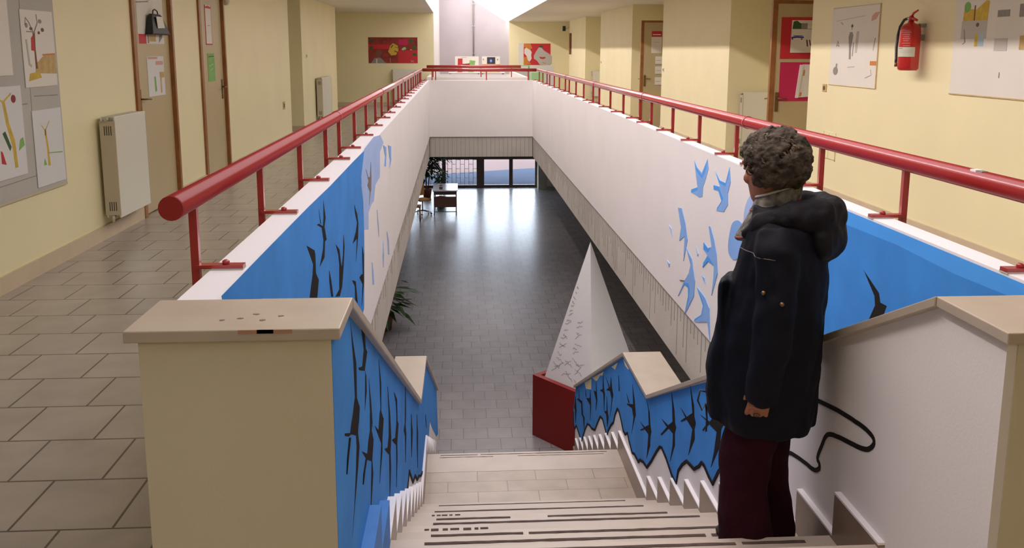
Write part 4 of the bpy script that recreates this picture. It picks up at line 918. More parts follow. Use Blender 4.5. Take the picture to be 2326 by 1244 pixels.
# open door papers, right recess
sheet('card_poster', 'red card with a drawing of houses and cars, upper one on the open door', 'poster', 'y', 10.6, -1, (3.865, 4.50, 1.45, 1.94), 'p_red',
      [('paper', [(0.19, 0.15), (0.86, 0.15), (0.86, 0.93), (0.20, 0.93)]), ('p_dgreen', [(0.21, 0.72), (0.5, 0.72), (0.5, 0.86), (0.36, 0.86), (0.30, 0.92), (0.23, 0.90)]), rc('p_grey', 0.38, 0.5, 0.73, 0.86),
       ln('p_blue', [(0.2, 0.51), (0.3, 0.53), (0.44, 0.52)], 0.04), ln('p_blue', [(0.24, 0.56), (0.42, 0.56)], 0.015), disc('p_blue', 0.22, 0.48, 0.015, 0.02), disc('p_blue', 0.40, 0.48, 0.015, 0.02),
       ln('p_purple', [(0.50, 0.46), (0.52, 0.30)], 0.025), ln('p_purple', [(0.55, 0.46), (0.58, 0.32)], 0.02), ln('p_black', [(0.60, 0.55), (0.60, 0.68), (0.72, 0.68), (0.72, 0.53), (0.60, 0.53)], 0.012), ln('p_ltgrey', [(0.5, 0.82), (0.8, 0.82)], 0.01), ln('p_grey', [(0.5, 0.72), (0.62, 0.72)], 0.01)])
sheet('card_poster', 'magenta card with a book hung on it, lower one on the open door', 'poster', 'y', 10.6, -1, (3.875, 4.50, 0.945, 1.41), 'p_mag', [])
b = MB()
pts = [(4.075, 0.985), (4.105, 0.985), (4.155, 1.38), (4.115, 1.38)]
b.prism(pts, 'y', 10.568, 10.594, 'paper'); b.prism([(4.105, 0.99), (4.40, 1.01), (4.42, 1.385), (4.15, 1.385)], 'y', 10.575, 10.594, 'paper')
b.prism([(4.12, 1.0), (4.14, 1.005), (4.15, 1.05), (4.125, 1.05)], 'y', 10.573, 10.576, 'p_orange'); b.prism([(4.15, 1.25), (4.17, 1.25), (4.175, 1.32), (4.16, 1.32)], 'y', 10.573, 10.576, 'p_orange')
tag(b.build('hanging_book'), 'pale booklet tilted on the magenta card', 'book')
sheet('printed_sheet', 'white notice with red heading on the farther open door', 'poster', 'y', 18.1, -1, (3.93, 4.14, 1.49, 1.93), 'paper', [rc('p_red', 0.0, 1.0, 0.74, 1.0), rc('paper', 0.1, 0.9, 0.82, 0.86), ln('p_ltgrey', [(0.2, 0.5), (0.8, 0.5)], 0.02)])
for i, z in enumerate((1.26, 1.06, 0.84)):
    sheet('printed_sheet', 'small white slip on the farther open door, %s of three' % ('top', 'middle', 'bottom')[i], 'poster', 'y', 18.1, -1, (4.02, 4.17, z, z+0.165), 'paper', [ln('p_grey', [(0.0, 0.04), (1, 0.04)], 0.08), ln('p_grey', [(0.1, 0.5), (0.8, 0.5)], 0.04)])
# right wall posters (far edge first: seen left to right)
sheet('diagram_poster', 'pale poster with two grey figures on the right wall, left of the extinguisher', 'poster', 'x', XN, -1, (9.30, 8.22, 1.195, 1.985), 'paper',
      [('p_grey', [(0.42, 0.34), (0.46, 0.34), (0.455, 0.48), (0.485, 0.64), (0.46, 0.68), (0.41, 0.68), (0.385, 0.62), (0.41, 0.48)]), disc('p_dgreen', 0.45, 0.755, 0.022, 0.018), ln('p_dgreen', [(0.45, 0.71), (0.45, 0.78)], 0.008),
       ('p_ltgrey', [(0.54, 0.42), (0.58, 0.42), (0.60, 0.64), (0.60, 0.69), (0.55, 0.68), (0.54, 0.55)]), ln('p_grey', [(0.49, 0.38), (0.50, 0.55)], 0.015),
       disc('p_grey', 0.14, 0.185, 0.055, 0.055), ln('p_grey', [(0.15, 0.18), (0.16, 0.28)], 0.03), ln('p_grey', [(0.13, 0.50), (0.16, 0.57), (0.19, 0.50), (0.14, 0.52)], 0.012),
       ('p_pink', [(0.83, 0.80), (0.92, 0.82), (0.98, 0.9), (0.90, 0.90), (0.84, 0.86)]), ln('p_ltgrey', [(0.1, 0.83), (0.7, 0.87)], 0.006), ln('p_ltgrey', [(0.2, 0.81), (0.25, 0.78)], 0.012),
       rc('p_orange', 0.86, 0.98, 0.275, 0.325), ln('p_ltgrey', [(0.90, 0.50), (0.93, 0.60), (0.90, 0.45)], 0.008), ln('p_ltgrey', [(0.40, 0.24), (0.55, 0.25)], 0.008), ln('p_ltgrey', [(0.78, 0.12), (0.9, 0.16), (0.88, 0.22)], 0.008),
       rc('p_ochre', 0.985, 1.0, 0.0, 1.0), rc('p_ochre', 0.0, 1.0, -0.004, 0.003), rc('p_ltgrey', 0.02, 1.0, 0.992, 1.0)])
sheet('photo_poster', 'large pale poster with small pictures at the right edge of the view', 'poster', 'x', XN, -1, (6.95, 4.9, 1.21, 2.02), 'paper',
      [('p_yellow', [(0.055, 0.70), (0.215, 0.70), (0.22, 0.87), (0.20, 0.88), (0.14, 0.80), (0.06, 0.82)]), disc('p_green', 0.08, 0.83, 0.022, 0.05), rc('p_ltgrey', 0.05, 0.215, 0.53, 0.70), ln('p_brown', [(0.13, 0.70), (0.13, 0.84)], 0.008),
       disc('p_brown', 0.155, 0.66, 0.01, 0.02), rc('p_lblue', 0.165, 0.20, 0.46, 0.58), rc('p_yellow', 0.145, 0.165, 0.46, 0.58), ln('p_grey', [(0.07, 0.62), (0.08, 0.50), (0.065, 0.48)], 0.005),
       rc('p_grey', 0.275, 0.345, 0.72, 0.78), disc('p_grey', 0.335, 0.93, 0.018, 0.06), rc('p_grey', 0.40, 0.52, 0.71, 0.82), rc('p_ltgrey', 0.27, 0.345, 0.42, 0.53), rc('p_ochre', 0.415, 0.52, 0.43, 0.55),
       ln('p_grey', [(0.315, 0.18), (0.316, 0.23)], 0.003), rc('p_dred', 0.455, 0.50, 0.90, 0.99), rc('p_ochre', 0.0, 1.0, -0.003, 0.008)], th=0.006)
# paintings at the corridor ends
sheet('red_painting', 'wide red painting with a yellow animal head, at the end of the left corridor', 'painting', 'y', 25.2, -1, (-2.463, -1.104, 1.175, 1.885), 'p_dred',
      [rc('p_red', 0.0, 0.45, 0.55, 0.72), rc('p_red', 0.6, 1.0, 0.0, 0.5), rc('p_mag', 0.62, 0.8, 0.7, 0.92), ('p_yellow', [(0.40, 0.45), (0.46, 0.30), (0.56, 0.32), (0.61, 0.5), (0.60, 0.68), (0.50, 0.78), (0.45, 0.68)]), ln('p_black', [(0.46, 0.60), (0.50, 0.70)], 0.02), ln('p_black', [(0.53, 0.48), (0.59, 0.42)], 0.025), ln('p_black', [(0.54, 0.62), (0.60, 0.60)], 0.015),
       disc('p_dgreen', 0.065, 0.87, 0.035, 0.06), disc('p_dgreen', 0.065, 0.60, 0.04, 0.065), disc('p_dgreen', 0.87, 0.86, 0.045, 0.07), disc('p_dgreen', 0.93, 0.60, 0.045, 0.07), disc('p_dgreen', 0.94, 0.34, 0.045, 0.06),
       ('p_lgreen', [(0.67, 0.52), (0.70, 0.60), (0.75, 0.63), (0.77, 0.55), (0.71, 0.50)]), ('p_brown', [(0.13, 0.30), (0.17, 0.52), (0.24, 0.54), (0.28, 0.40), (0.24, 0.24), (0.15, 0.24)]), ('p_grey', [(0.05, 0.0), (0.12, 0.2), (0.24, 0.22), (0.36, 0.0)]), rc('paper', 0.155, 0.175, 0.0, 0.16),
       ln('paper', [(0.85, 0.52), (0.88, 0.52)], 0.02), ln('p_pink', [(0.86, 0.04), (0.92, 0.12)], 0.01), ln('p_pink', [(0.86, 0.12), (0.92, 0.03)], 0.01), ln('p_ochre', [(0.44, 0.0), (0.44, 0.2)], 0.008)])
sheet('red_painting', 'red painting with cream animal shapes, at the end of the right corridor', 'painting', 'y', 33.0, -1, (2.43, 3.42, 1.0, 1.78), 'p_red',
      [('p_orange', [(0, 1), (0.25, 1), (0.32, 0.78), (0.2, 0.7), (0.0, 0.85)]), ('paper', [(0.03, 0.76), (0.10, 0.80), (0.25, 0.70), (0.30, 0.60), (0.28, 0.45), (0.30, 0.30), (0.22, 0.15), (0.15, 0.22), (0.12, 0.4), (0.02, 0.55)]),
       ('p_orange', [(0.0, 0.35), (0.12, 0.4), (0.14, 0.2), (0.3, 0.05), (0.0, 0.0)]), ('board', [(0.38, 0.45), (0.47, 0.65), (0.55, 0.80), (0.63, 0.85), (0.75, 0.68), (1.0, 0.48), (1.06, 0.4), (1.05, 0.05), (0.95, 0.0), (0.6, 0.02), (0.5, 0.2), (0.38, 0.3)]),
       disc('p_dgreen', 0.65, 0.86, 0.08, 0.05), ('p_red', [(0.58, 0.40), (0.68, 0.36), (0.80, 0.38), (0.82, 0.32), (0.72, 0.28), (0.62, 0.30)]), ('p_red', [(0.24, 0.12), (0.45, 0.24), (0.55, 0.1), (0.3, 0.06)]), disc('p_orange', 0.22, 0.78, 0.04, 0.07), ln('p_red', [(0.7, 0.12), (0.82, 0.08)], 0.02)])
sheet('cream_panel', 'large pale panel mounted under and behind the right red painting', 'panel', 'y', 33.0, -1, (2.28, 3.55, 0.10, 0.98), 'paper_cool', [], th=0.004)
sheet('pale_strip_poster', 'narrow pale strip of paper left of the right red painting', 'poster', 'y', 33.0, -1, (2.24, 2.40, 1.05, 1.80), 'paper_cool', [])
# thin dark conduit on the concrete wall
b = MB(); b.tube([(0.60, 33.52, 0.85), (0.60, 33.52, 4.2)], 0.028, 'p_grey', 8); 
for z in (1.4, 2.4, 3.2): b.box(0.55, 0.65, 33.50, 33.55, z, z+0.03, 'steel')
tag(b.build('conduit'), 'thin dark vertical pipe on the far concrete wall', 'pipe')
b = MB(); b.box(XN-0.06, XN, 31.0, 31.2, 1.40, 2.12, 'p_brown'); tag(b.build('wall_strip'), 'narrow dark vertical strip on the farthest right pier', 'strip')
root = empty('wall_speaker'); tag(root, 'small dark speaker bracketed high in the far right corner', 'speaker')
b = MB(); b.box(3.80, 3.90, 32.4, 32.55, 2.22, 2.40, 'p_black'); b.build('speaker_box', root, bevel=0.01)
b = MB(); b.tube([(3.9, 32.5, 2.3), (4.1, 32.6, 2.36), (4.3, 32.6, 2.36)], 0.015, 'steel', 8); b.build('bracket', root)

# display boards on tables beyond the second void
def table(x0, x1, y0, y1, h, label, key='paper', leg='steel'):
    root = empty('display_table', ((x0+x1)/2, (y0+y1)/2, 0)); tag(root, label, 'table', 'display tables')
    cx, cy = (x0+x1)/2, (y0+y1)/2
    b = MB(); b.box(x0-cx, x1-cx, y0-cy, y1-cy, h-0.03, h, key); b.build('table_top', root)
    for sx in (-1, 1):
        for sy in (-1, 1):
            b = MB(); px_, py_ = sx*((x1-x0)/2-0.05), sy*((y1-y0)/2-0.05)
            b.tube([(px_, py_, 0), (px_, py_, h-0.03)], 0.018, leg, 8); b.build('leg', root)
    return root
table(-0.30, 0.76, 30.2, 31.0, 0.80, 'pale table beyond the second void carrying the red and green board')
table(0.80, 1.60, 30.2, 31.0, 0.80, 'pale table beyond the second void carrying the blue picture board')
def dboard(label, x0, x1, z0, z1, key, marks, cat='display board'):
    root = empty('display_board', ((x0+x1)/2, 30.5, z0)); tag(root, label, cat)
    cx = (x0+x1)/2
    b = MB(); b.prism([(x0-cx, 0), (x1-cx, 0), (x1-cx, z1-z0), (x0-cx, z1-z0)], 'y', 0.0, 0.025, key)
    for i, (k, pts) in enumerate(marks):
        b.prism([(x0-cx+(x1-x0)*u, (z1-z0)*v) for u, v in pts], 'y', -0.002-0.0004*i, 0.001, k)
    b.build('panel', root)
    b = MB(); b.prism([(0.02, 0.0), (0.16, 0.0), (0.02, 0.25)], 'x', -0.01, 0.01, key); b.build('easel_back', root)
    return root
dboard('white display board with red and green blocks beyond the rails', -0.08, 0.72, 0.80, 1.33, 'paper', [('p_red', [(0.1, 0.0), (0.30, 0.0), (0.32, 0.86), (0.12, 0.86)]), ('p_green', [(0.55, 0.0), (0.78, 0.0), (0.86, 0.72), (0.62, 0.76)]), ('p_dred', [(0.30, 0.40), (0.62, 0.40), (0.62, 0.56), (0.30, 0.52)]), ln('p_grey', [(0.25, 0.92), (0.5, 0.93)], 0.02)])
dboard('display board with a small dark blue picture above an orange band', 0.83, 1.44, 0.80, 1.33, 'paper', [rc('p_orange', 0.0, 1.0, 0.28, 0.50), rc('p_ochre', 0.0, 1.0, 0.0, 0.22), rc('p_black', 0.28, 0.74, 0.52, 0.95), disc('p_blue', 0.50, 0.72, 0.10, 0.14), disc('blue_sky', 0.50, 0.72, 0.05, 0.08), disc('p_grey', 0.08, 0.8, 0.03, 0.06), disc('p_grey', 0.87, 0.8, 0.04, 0.05)])
# green and grey things at the end of the right corridor
root = empty('green_chair', (2.72, 30.6, 0)); tag(root, 'green plastic chair at the end of the right corridor', 'chair')
b = MB(); b.box(-0.22, 0.22, -0.22, 0.22, 0.40, 0.44, 'p_lgreen'); b.build('seat', root, bevel=0.01)
b = MB(); b.box(-0.22, 0.22, -0.24, -0.21, 0.44, 0.80, 'p_lgreen'); b.build('backrest', root, bevel=0.01)
for sx in (-1, 1):
    for sy in (-1, 1):
        b = MB(); b.tube([(sx*0.2, sy*0.2, 0), (sx*0.19, sy*0.19, 0.4)], 0.02, 'p_lgreen', 8); b.build('leg', root)
root = empty('storage_trolley', (2.12, 30.7, 0)); tag(root, 'low trolley with a green top shelf and grey bins beside the green chair', 'trolley')
b = MB(); b.box(-0.28, 0.34, -0.2, 0.2, 1.0, 1.03, 'p_lgreen'); b.build('top_shelf', root)
b = MB(); b.box(-0.28, 0.34, -0.2, 0.2, 0.30, 0.33, 'p_ltgrey'); b.build('lower_shelf', root)
for sx in (-0.27, 0.33):
    b = MB(); b.box(sx-0.015, sx+0.015, -0.2, 0.2, 0.02, 1.0, 'p_lgreen'); b.build('side_frame', root)
for i in range(2):
    b = MB(); b.box(-0.22, 0.28, -0.18, 0.18, 0.33+0.27*i, 0.53+0.27*i, 'p_ltgrey' if i else 'asphalt'); b.build('bin', root, bevel=0.01)

# ---------------------------------------------------------------- fire extinguisher
ex = empty('fire_extinguisher', (3.82, 7.42, 1.385)); tag(ex, 'red fire extinguisher with black hose hung on the right wall', 'fire extinguisher')
b = MB(); b.lathe([(0.0, 0.0), (0.07, 0.0), (0.082, 0.012), (0.084, 0.03), (0.084, 0.325), (0.078, 0.36), (0.055, 0.385), (0.028, 0.395), (0.024, 0.405), (0.0, 0.405)], 0, 0, 'ext_red', 32); b.build('cylinder', ex)
b = MB(); b.lathe([(0.0, 0.400), (0.022, 0.400), (0.022, 0.445), (0.014, 0.455), (0.0, 0.455)], 0, 0, 'ext_red', 16); b.build('valve_head', ex)
b = MB(); b.tube([(0, 0.012, 0.44), (-0.01, -0.05, 0.475), (-0.015, -0.13, 0.495)], [0.012, 0.010, 0.007], 'ext_red', 8); b.build('top_lever', ex)
b = MB(); b.tube([(0, 0, 0.43), (-0.01, -0.06, 0.428), (-0.015, -0.12, 0.415)], [0.014, 0.013, 0.011], 'ext_red', 8); b.build('carry_handle', ex)
b = MB(); b.tube([(0, 0.01, 0.43), (0, 0.06, 0.435)], 0.012, 'steel', 10); b.build('hose_fitting', ex)
hp = [(0, 0.055, 0.436), (-0.005, 0.11, 0.425), (-0.01, 0.165, 0.37), (-0.015, 0.185, 0.29), (-0.03, 0.165, 0.19), (-0.045, 0.125, 0.10), (-0.05, 0.115, 0.065)]
b = MB(); b.tube(hp, 0.0115, 'rubber', 10); h = b.build('hose', ex)
b = MB(); b.tube([(-0.05, 0.115, 0.07), (-0.05, 0.112, 0.03)], [0.011, 0.014], 'brass', 8); b.build('nozzle', h)
def wrap(z0, z1, a0, a1, r, key, n=12):
    b = MB(); vs = []; fs = []
    for i in range(n+1):
        a = R(a0+(a1-a0)*i/n)
        vs += [(r*math.cos(a), r*math.sin(a), z0), (r*math.cos(a), r*math.sin(a), z1)]
    for i in range(n): fs.append((2*i, 2*i+2, 2*i+3, 2*i+1))
    b.add(vs, fs, key, True); return b
wrap(0.115, 0.195, 168, 275, 0.0853, 'label').build('paper_label', ex)
for q, (z, a0, a1, k) in enumerate(((0.182, 172, 205, 'p_black'), (0.168, 180, 262, 'p_ltgrey'), (0.158, 180, 262, 'p_ltgrey'), (0.148, 180, 262, 'p_ltgrey'), (0.315, 192, 250, 'p_pink'), (0.295, 200, 240, 'p_pink'), (0.278, 205, 238, 'p_pink'), (0.262, 200, 242, 'p_pink'), (0.246, 206, 236, 'p_pink'), (0.225, 200, 245, 'p_pink'), (0.205, 206, 245, 'p_pink'))):
    wrap(z, z+0.004, a0, a1, 0.0857, k, 8).build('print_line', ex)
b = MB(); b.box(0.08, 0.118, -0.02, 0.02, 0.25, 0.30, 'p_grey'); b.box(0.07, 0.12, -0.03, 0.03, 0.36, 0.39, 'p_grey'); b.build('wall_bracket', ex)

# ---------------------------------------------------------------- pyramid on the red plinth (lower hall)
U = Vector((0.60, -0.80, 0)).normalized(); V = Vector((0.80, 0.60, 0)); 
Bc = Vector((1.150, 11.46, 0)); L = 0.90
zp = -2.80
corner = Bc - U*0.115 - V*0.115; PL = L+0.23
def wp(p, z): return (p.x, p.y, z)
b = MB()
o4 = [corner, corner+U*PL, corner+U*PL+V*PL, corner+V*PL]
i4 = [corner+U*0.075+V*0.075, corner+U*(PL-0.075)+V*0.075, corner+U*(PL-0.075)+V*(PL-0.075), corner+U*0.075+V*(PL-0.075)]
b.add([wp(p, ZL) for p in o4]+[wp(p, zp) for p in o4]+[wp(p, zp) for p in i4]+[wp(p, zp-0.03) for p in i4],
      [(0,1,5,4), (1,2,6,5), (2,3,7,6), (3,0,4,7), (3,2,1,0)] + [(4+i, 4+(i+1) % 4, 8+(i+1) % 4, 8+i) for i in range(4)] + [(8+i, 8+(i+1) % 4, 12+(i+1) % 4, 12+i) for i in range(4)], 'plinth_red')
b.add([wp(p, zp-0.029) for p in i4], [(0,1,2,3)], 'p_black')
o = b.build('plinth'); tag(o, 'red square plinth standing on the lower floor under the white pyramid', 'plinth')
base = [Bc, Bc+U*L, Bc+U*L+V*L, Bc+V*L]
apex = Vector((1.735, 11.40, -0.945))
root = empty('pyramid', (apex.x, apex.y, zp-0.029)); tag(root, 'tall white pyramid covered in handwriting on its left face, standing in the red plinth', 'sculpture')
og = Vector((apex.x, apex.y, zp-0.029))
b = MB(); vs = [Vector((p.x, p.y, zp-0.029))-og for p in base] + [apex-og]
b.add(vs, [(0,1,4), (1,2,4), (2,3,4), (3,0,4), (3,2,1,0)], 'pyr'); b.build('pyramid_body', root)
# handwriting on the left face (between base[0], base[1] and the apex)
rnd = random.Random(11)
b = MB(); A_, B_, T_ = vs[0], vs[1], vs[4]
nrm = (B_-A_).cross(T_-A_).normalized()
if nrm.dot(Vector((-1, -1, 0))) < 0: nrm = -nrm
def fp(u, v): return A_+(B_-A_)*(u*(1-v)+0.5*v)+(T_-A_-(B_-A_)*0.5)*v + nrm*0.002
for row in range(19):
    v = 0.06+row*0.034
    n = max(1, int((1-v)*3.6))
    for k in range(n):
        u0 = 0.10+(0.80*k/n)+rnd.uniform(-0.03, 0.03); lnth = 0.20*rnd.uniform(0.5, 1.0)
        tilt = rnd.uniform(-0.02, 0.03) if row > 5 else rnd.uniform(-0.05, 0.07)
        pts = []
        m = 9
        for i in range(m):
            uu = u0+lnth*i/(m-1); vv = v+tilt*i/(m-1)+rnd.uniform(-0.008, 0.008)
            pts.append(fp(uu, vv))
        b.tube(pts, 0.0022, 'ink', 4, smooth=False)
b.build('handwriting', root)

# ---------------------------------------------------------------- reception desk and things round it
DX0, DX1, DY0, DY1 = -0.80, -0.05, 28.0, 29.5
root = empty('reception_desk', (-0.425, 28.75, ZL)); tag(root, 'desk with a shiny pale top and brown front panel in the lower hall', 'desk')
b = MB(); b.box(-0.40, 0.40, -0.75, 0.75, 0.775, 0.81, 'desk_top'); b.build('desk_top', root, bevel=0.004)
b = MB(); b.box(-0.34, 0.34, -0.70, -0.68, 0.26, 0.60, 'desk_panel'); b.build('front_panel', root)
b = MB(); b.box(-0.34, 0.34, -0.70, -0.68, 0.66, 0.775, 'desk_panel'); b.build('apron', root)
for sx in (-0.35, 0.35):
    for sy in (-0.69, 0.69):
        b = MB(); b.box(sx-0.016, sx+0.016, sy-0.016, sy+0.016, 0, 0.775, 'darkmetal'); b.build('leg', root)
b = MB(); b.box(-0.35, 0.35, -0.70, -0.68, 0.10, 0.125, 'darkmetal'); b.box(-0.012, 0.012, -0.69, 0.69, 0.10, 0.125, 'darkmetal'); b.build('stretcher', root)
root = empty('telephone', (-0.56, 28.3, ZL+0.81)); tag(root, 'small dark red desk object standing on the pale desk top', 'desk object')
b = MB(); b.prism([(-0.09, 0), (0.09, 0), (0.09, 0.05), (-0.09, 0.09)], 'x', -0.055, 0.055, 'desk_panel'); b.build('body', root, bevel=0.008)
b = MB(); b.tube([(-0.045, -0.02, 0.11), (0.0, -0.02, 0.125), (0.045, -0.02, 0.11)], 0.016, 'p_dred', 8); b.build('handset', root)
root = empty('swivel_chair', (-1.16, 28.3, ZL), R(35)); tag(root, 'tan swivel chair with a chromed star base left of the desk', 'chair')
for i in range(5):
    a = 2*math.pi*i/5+0.3; b = MB(); b.tube([(0, 0, 0.12), (0.30*math.cos(a), 0.30*math.sin(a), 0.07)], [0.02, 0.014], 'steel', 8)
    leg = b.build('base_arm', root)
    b = MB(); b.ball((0.30*math.cos(a), 0.30*math.sin(a), 0.032), 0.03, 'rubber', 10); b.build('caster', leg)
b = MB(); b.tube([(0, 0, 0.10), (0, 0, 0.44)], 0.022, 'steel', 10); b.build('column', root)
b = MB(); b.box(-0.22, 0.22, -0.21, 0.21, 0.44, 0.51, 'tan'); b.build('seat', root, bevel=0.03)
b = MB(); b.box(-0.19, 0.19, 0.18, 0.23, 0.58, 0.95, 'tan'); b.tube([(0, 0.1, 0.46), (0, 0.24, 0.5), (0, 0.24, 0.65)], 0.015, 'steel', 8); b.build('backrest', root, bevel=0.015)
root = empty('wooden_stool', (-1.36, 27.2, ZL)); tag(root, 'reddish brown stool half hidden by the left slab edge near the desk', 'stool')
b = MB(); b.box(-0.20, 0.20, -0.20, 0.20, 0.43, 0.47, 'wood'); b.build('seat', root, bevel=0.008)
for sx in (-0.17, 0.17):
    for sy in (-0.17, 0.17):
        b = MB(); b.tube([(sx, sy, 0), (sx*0.95, sy*0.95, 0.43)], 0.018, 'wood', 8); b.build('leg', root)
# foliage plants
def plant(name, label, loc, h, spread, n, leafsize, seed, stemk='wood'):
    rnd = random.Random(seed)
    root = empty(name, loc); tag(root, label, 'plant')
    b = MB(); b.lathe([(0.0, 0.0), (0.13, 0.0), (0.17, 0.28), (0.185, 0.30), (0.165, 0.30), (0.15, 0.27), (0, 0.27)], 0, 0, 'pot', 18); b.build('pot', root)
    b = MB(); stems = []
    for i in range(5):
        a = rnd.uniform(0, 6.28); r = spread*rnd.uniform(0.1, 0.5); top = h*rnd.uniform(0.7, 1.0)
        pts = [(0.03*math.cos(a), 0.03*math.sin(a), 0.25), (0.3*r*math.cos(a), 0.3*r*math.sin(a), 0.25+(top-0.25)*0.5), (r*math.cos(a), r*math.sin(a), top)]
        b.tube(pts, [0.014, 0.011, 0.006], stemk, 6); stems.append(pts)
    b.build('stem', root)
    b = MB()
    for i in range(n):
        p = stems[rnd.randrange(5)]; t = rnd.random()**0.6
        q = Vector(p[1]).lerp(Vector(p[2]), t) if rnd.random() < 0.8 else Vector(p[0]).lerp(Vector(p[1]), 0.6+0.4*t)
        d = Vector((rnd.gauss(0, 1), rnd.gauss(0, 1), rnd.uniform(-0.5, 0.5))).normalized()
        q = q + d*rnd.uniform(0.03, spread*0.55)
        s = Vector((-d.y, d.x, 0)).normalized(); l = leafsize*rnd.uniform(0.7, 1.2); up = Vector((0, 0, 1))
        dr = (d - up*rnd.uniform(0.0, 0.7)).normalized()
        b.add([q, q+dr*l*0.35+s*l*0.22+up*0.01, q+dr*l, q+dr*l*0.35-s*l*0.22+up*0.01, q+dr*l*0.5-up*0.01], [(0,1,4), (1,2,4), (2,3,4), (3,0,4)], 'leaf')
    lf = b.build('foliage', root)
    return root
plant('potted_fig', 'tall dark leafy plant in front of the left entrance glazing', (-1.12, 31.6, ZL), 2.5, 0.95, 900, 0.24, 2)
plant('potted_plant', 'small dark plant standing just behind the desk', (-0.60, 29.85, ZL), 1.25, 0.26, 220, 0.14, 5)
plant('potted_palm', 'dark spiky plant peeping out from under the left slab edge', (-1.42, 16.3, ZL), 0.95, 0.75, 70, 0.34, 9)
# ---------------------------------------------------------------- the person on the stairs
FUSE_INFO = []
def fuse(mb, name, parent, voxel, key, smooth=4, disp=None, skin_obj=None, extra=None):
    """melt the closed shapes of mb into one continuous surface"""
    me = bpy.data.meshes.new('tmp'); me.from_pydata(mb.v, [], mb.f)
    bm = bmesh.new(); bm.from_mesh(me)
    if extra is not None: bm.from_mesh(extra)
    bmesh.ops.recalc_face_normals(bm, faces=bm.faces); bm.to_mesh(me); bm.free()
    t = bpy.data.objects.new('tmp', me); C.objects.link(t)
    md = t.modifiers.new('r', 'REMESH'); md.mode = 'VOXEL'; md.voxel_size = voxel; md.use_smooth_shade = True
    if smooth:
        sm = t.modifiers.new('s', 'SMOOTH'); sm.iterations = smooth; sm.factor = 0.5
    dg = bpy.context.evaluated_depsgraph_get(); dg.update()
    nm = bpy.data.meshes.new_from_object(t.evaluated_get(dg)); bpy.data.objects.remove(t); nm.name = name
    if disp:
        vs = [v.co.copy() for v in nm.vertices]; ns = [v.normal.copy() for v in nm.vertices]
        for v, c, n in zip(nm.vertices, vs, ns): v.co = c + n*disp(c)
    bm = bmesh.new(); bm.from_mesh(nm); bm.verts.ensure_lookup_table()      # keep the one continuous surface
    seen = set(); best = []
    for v0 in bm.verts:
        if v0 in seen: continue
        st_ = [v0]; seen.add(v0); comp = []
        while st_:
            q = st_.pop(); comp.append(q)
            for e in q.link_edges:
                o_ = e.other_vert(q)
                if o_ not in seen: seen.add(o_); st_.append(o_)
        if len(comp) > len(best): best = comp
    keep = set(best); bmesh.ops.delete(bm, geom=[v for v in bm.verts if v not in keep], context='VERTS')
    bm.to_mesh(nm); bm.free()
    nm.materials.clear(); nm.materials.append(M[key])
    for p in nm.polygons: p.use_smooth = True; p.material_index = 0
    o = bpy.data.objects.new(name, nm); C.objects.link(o)
    if parent: o.parent = parent
    return o
def ell(cx, cy, z, rx, ry, n=20, tilt=0.0, p=1.0):
    out = []
    for k in range(n):
        a = 2*math.pi*k/n; c, s = math.cos(a), math.sin(a)
        c = math.copysign(abs(c)**p, c); s = math.copysign(abs(s)**p, s)
        out.append((cx+rx*c, cy+ry*s, z+tilt*c))
    return out
HEAD = Vector((0.028, 0.0, 1.468)); HY = R(-34)     # the head is turned to her right, away from the viewer
HM = Matrix.Translation(HEAD) @ Matrix.Rotation(HY, 4, 'Z') @ Matrix.Rotation(R(10), 4, 'Y')
def hp_(p): return HM @ Vector(p)
b = MB()
# trunk, neck and limbs as overlapping tapered solids that are then melted into one surface
b.loft([ell(cx, 0, z, rx, ry, 24) for z, cx, rx, ry in ((0.74, 0.0, 0.07, 0.12), (0.80, 0.0, 0.105, 0.155), (0.88, -0.005, 0.115, 0.165), (1.00, -0.005, 0.095, 0.135), (1.12, -0.015, 0.105, 0.150), (1.20, -0.02, 0.100, 0.150), (1.255, -0.02, 0.080, 0.130), (1.315, -0.012, 0.055, 0.08))], 'skin')
b.tube([(-0.015, 0, 1.26), (-0.003, 0, 1.34), (0.016, 0, 1.42)], [0.062, 0.055, 0.054], 'skin', 18)
b.tube([(-0.02, 0.135, 1.265), (-0.035, 0.185, 1.20), (-0.045, 0.205, 1.02), (-0.030, 0.222, 0.86), (-0.018, 0.222, 0.735)], [0.040, 0.042, 0.040, 0.036, 0.023], 'skin', 16)
b.tube([(-0.02, -0.135, 1.265), (-0.05, -0.19, 1.18), (-0.085, -0.215, 1.03), (0.02, -0.195, 0.93), (0.105, -0.163, 0.886)], [0.040, 0.042, 0.041, 0.036, 0.023], 'skin', 16)
for s, lx in ((1, 0.045), (-1, 0.0)):
    b.tube([(0.0, s*0.085, 0.84), (0.01+lx*0.3, s*0.09, 0.70), (0.01+lx*0.9, s*0.093, 0.45), (lx-0.01, s*0.095, 0.30), (lx-0.005, s*0.095, 0.09)], [0.092, 0.082, 0.056, 0.052, 0.036], 'skin', 18)
    b.tube([(lx-0.03, s*0.097, 0.045), (lx+0.05, s*0.098, 0.045), (lx+0.14, s*0.10, 0.03)], [0.032, 0.030, 0.020], 'skin', 12)
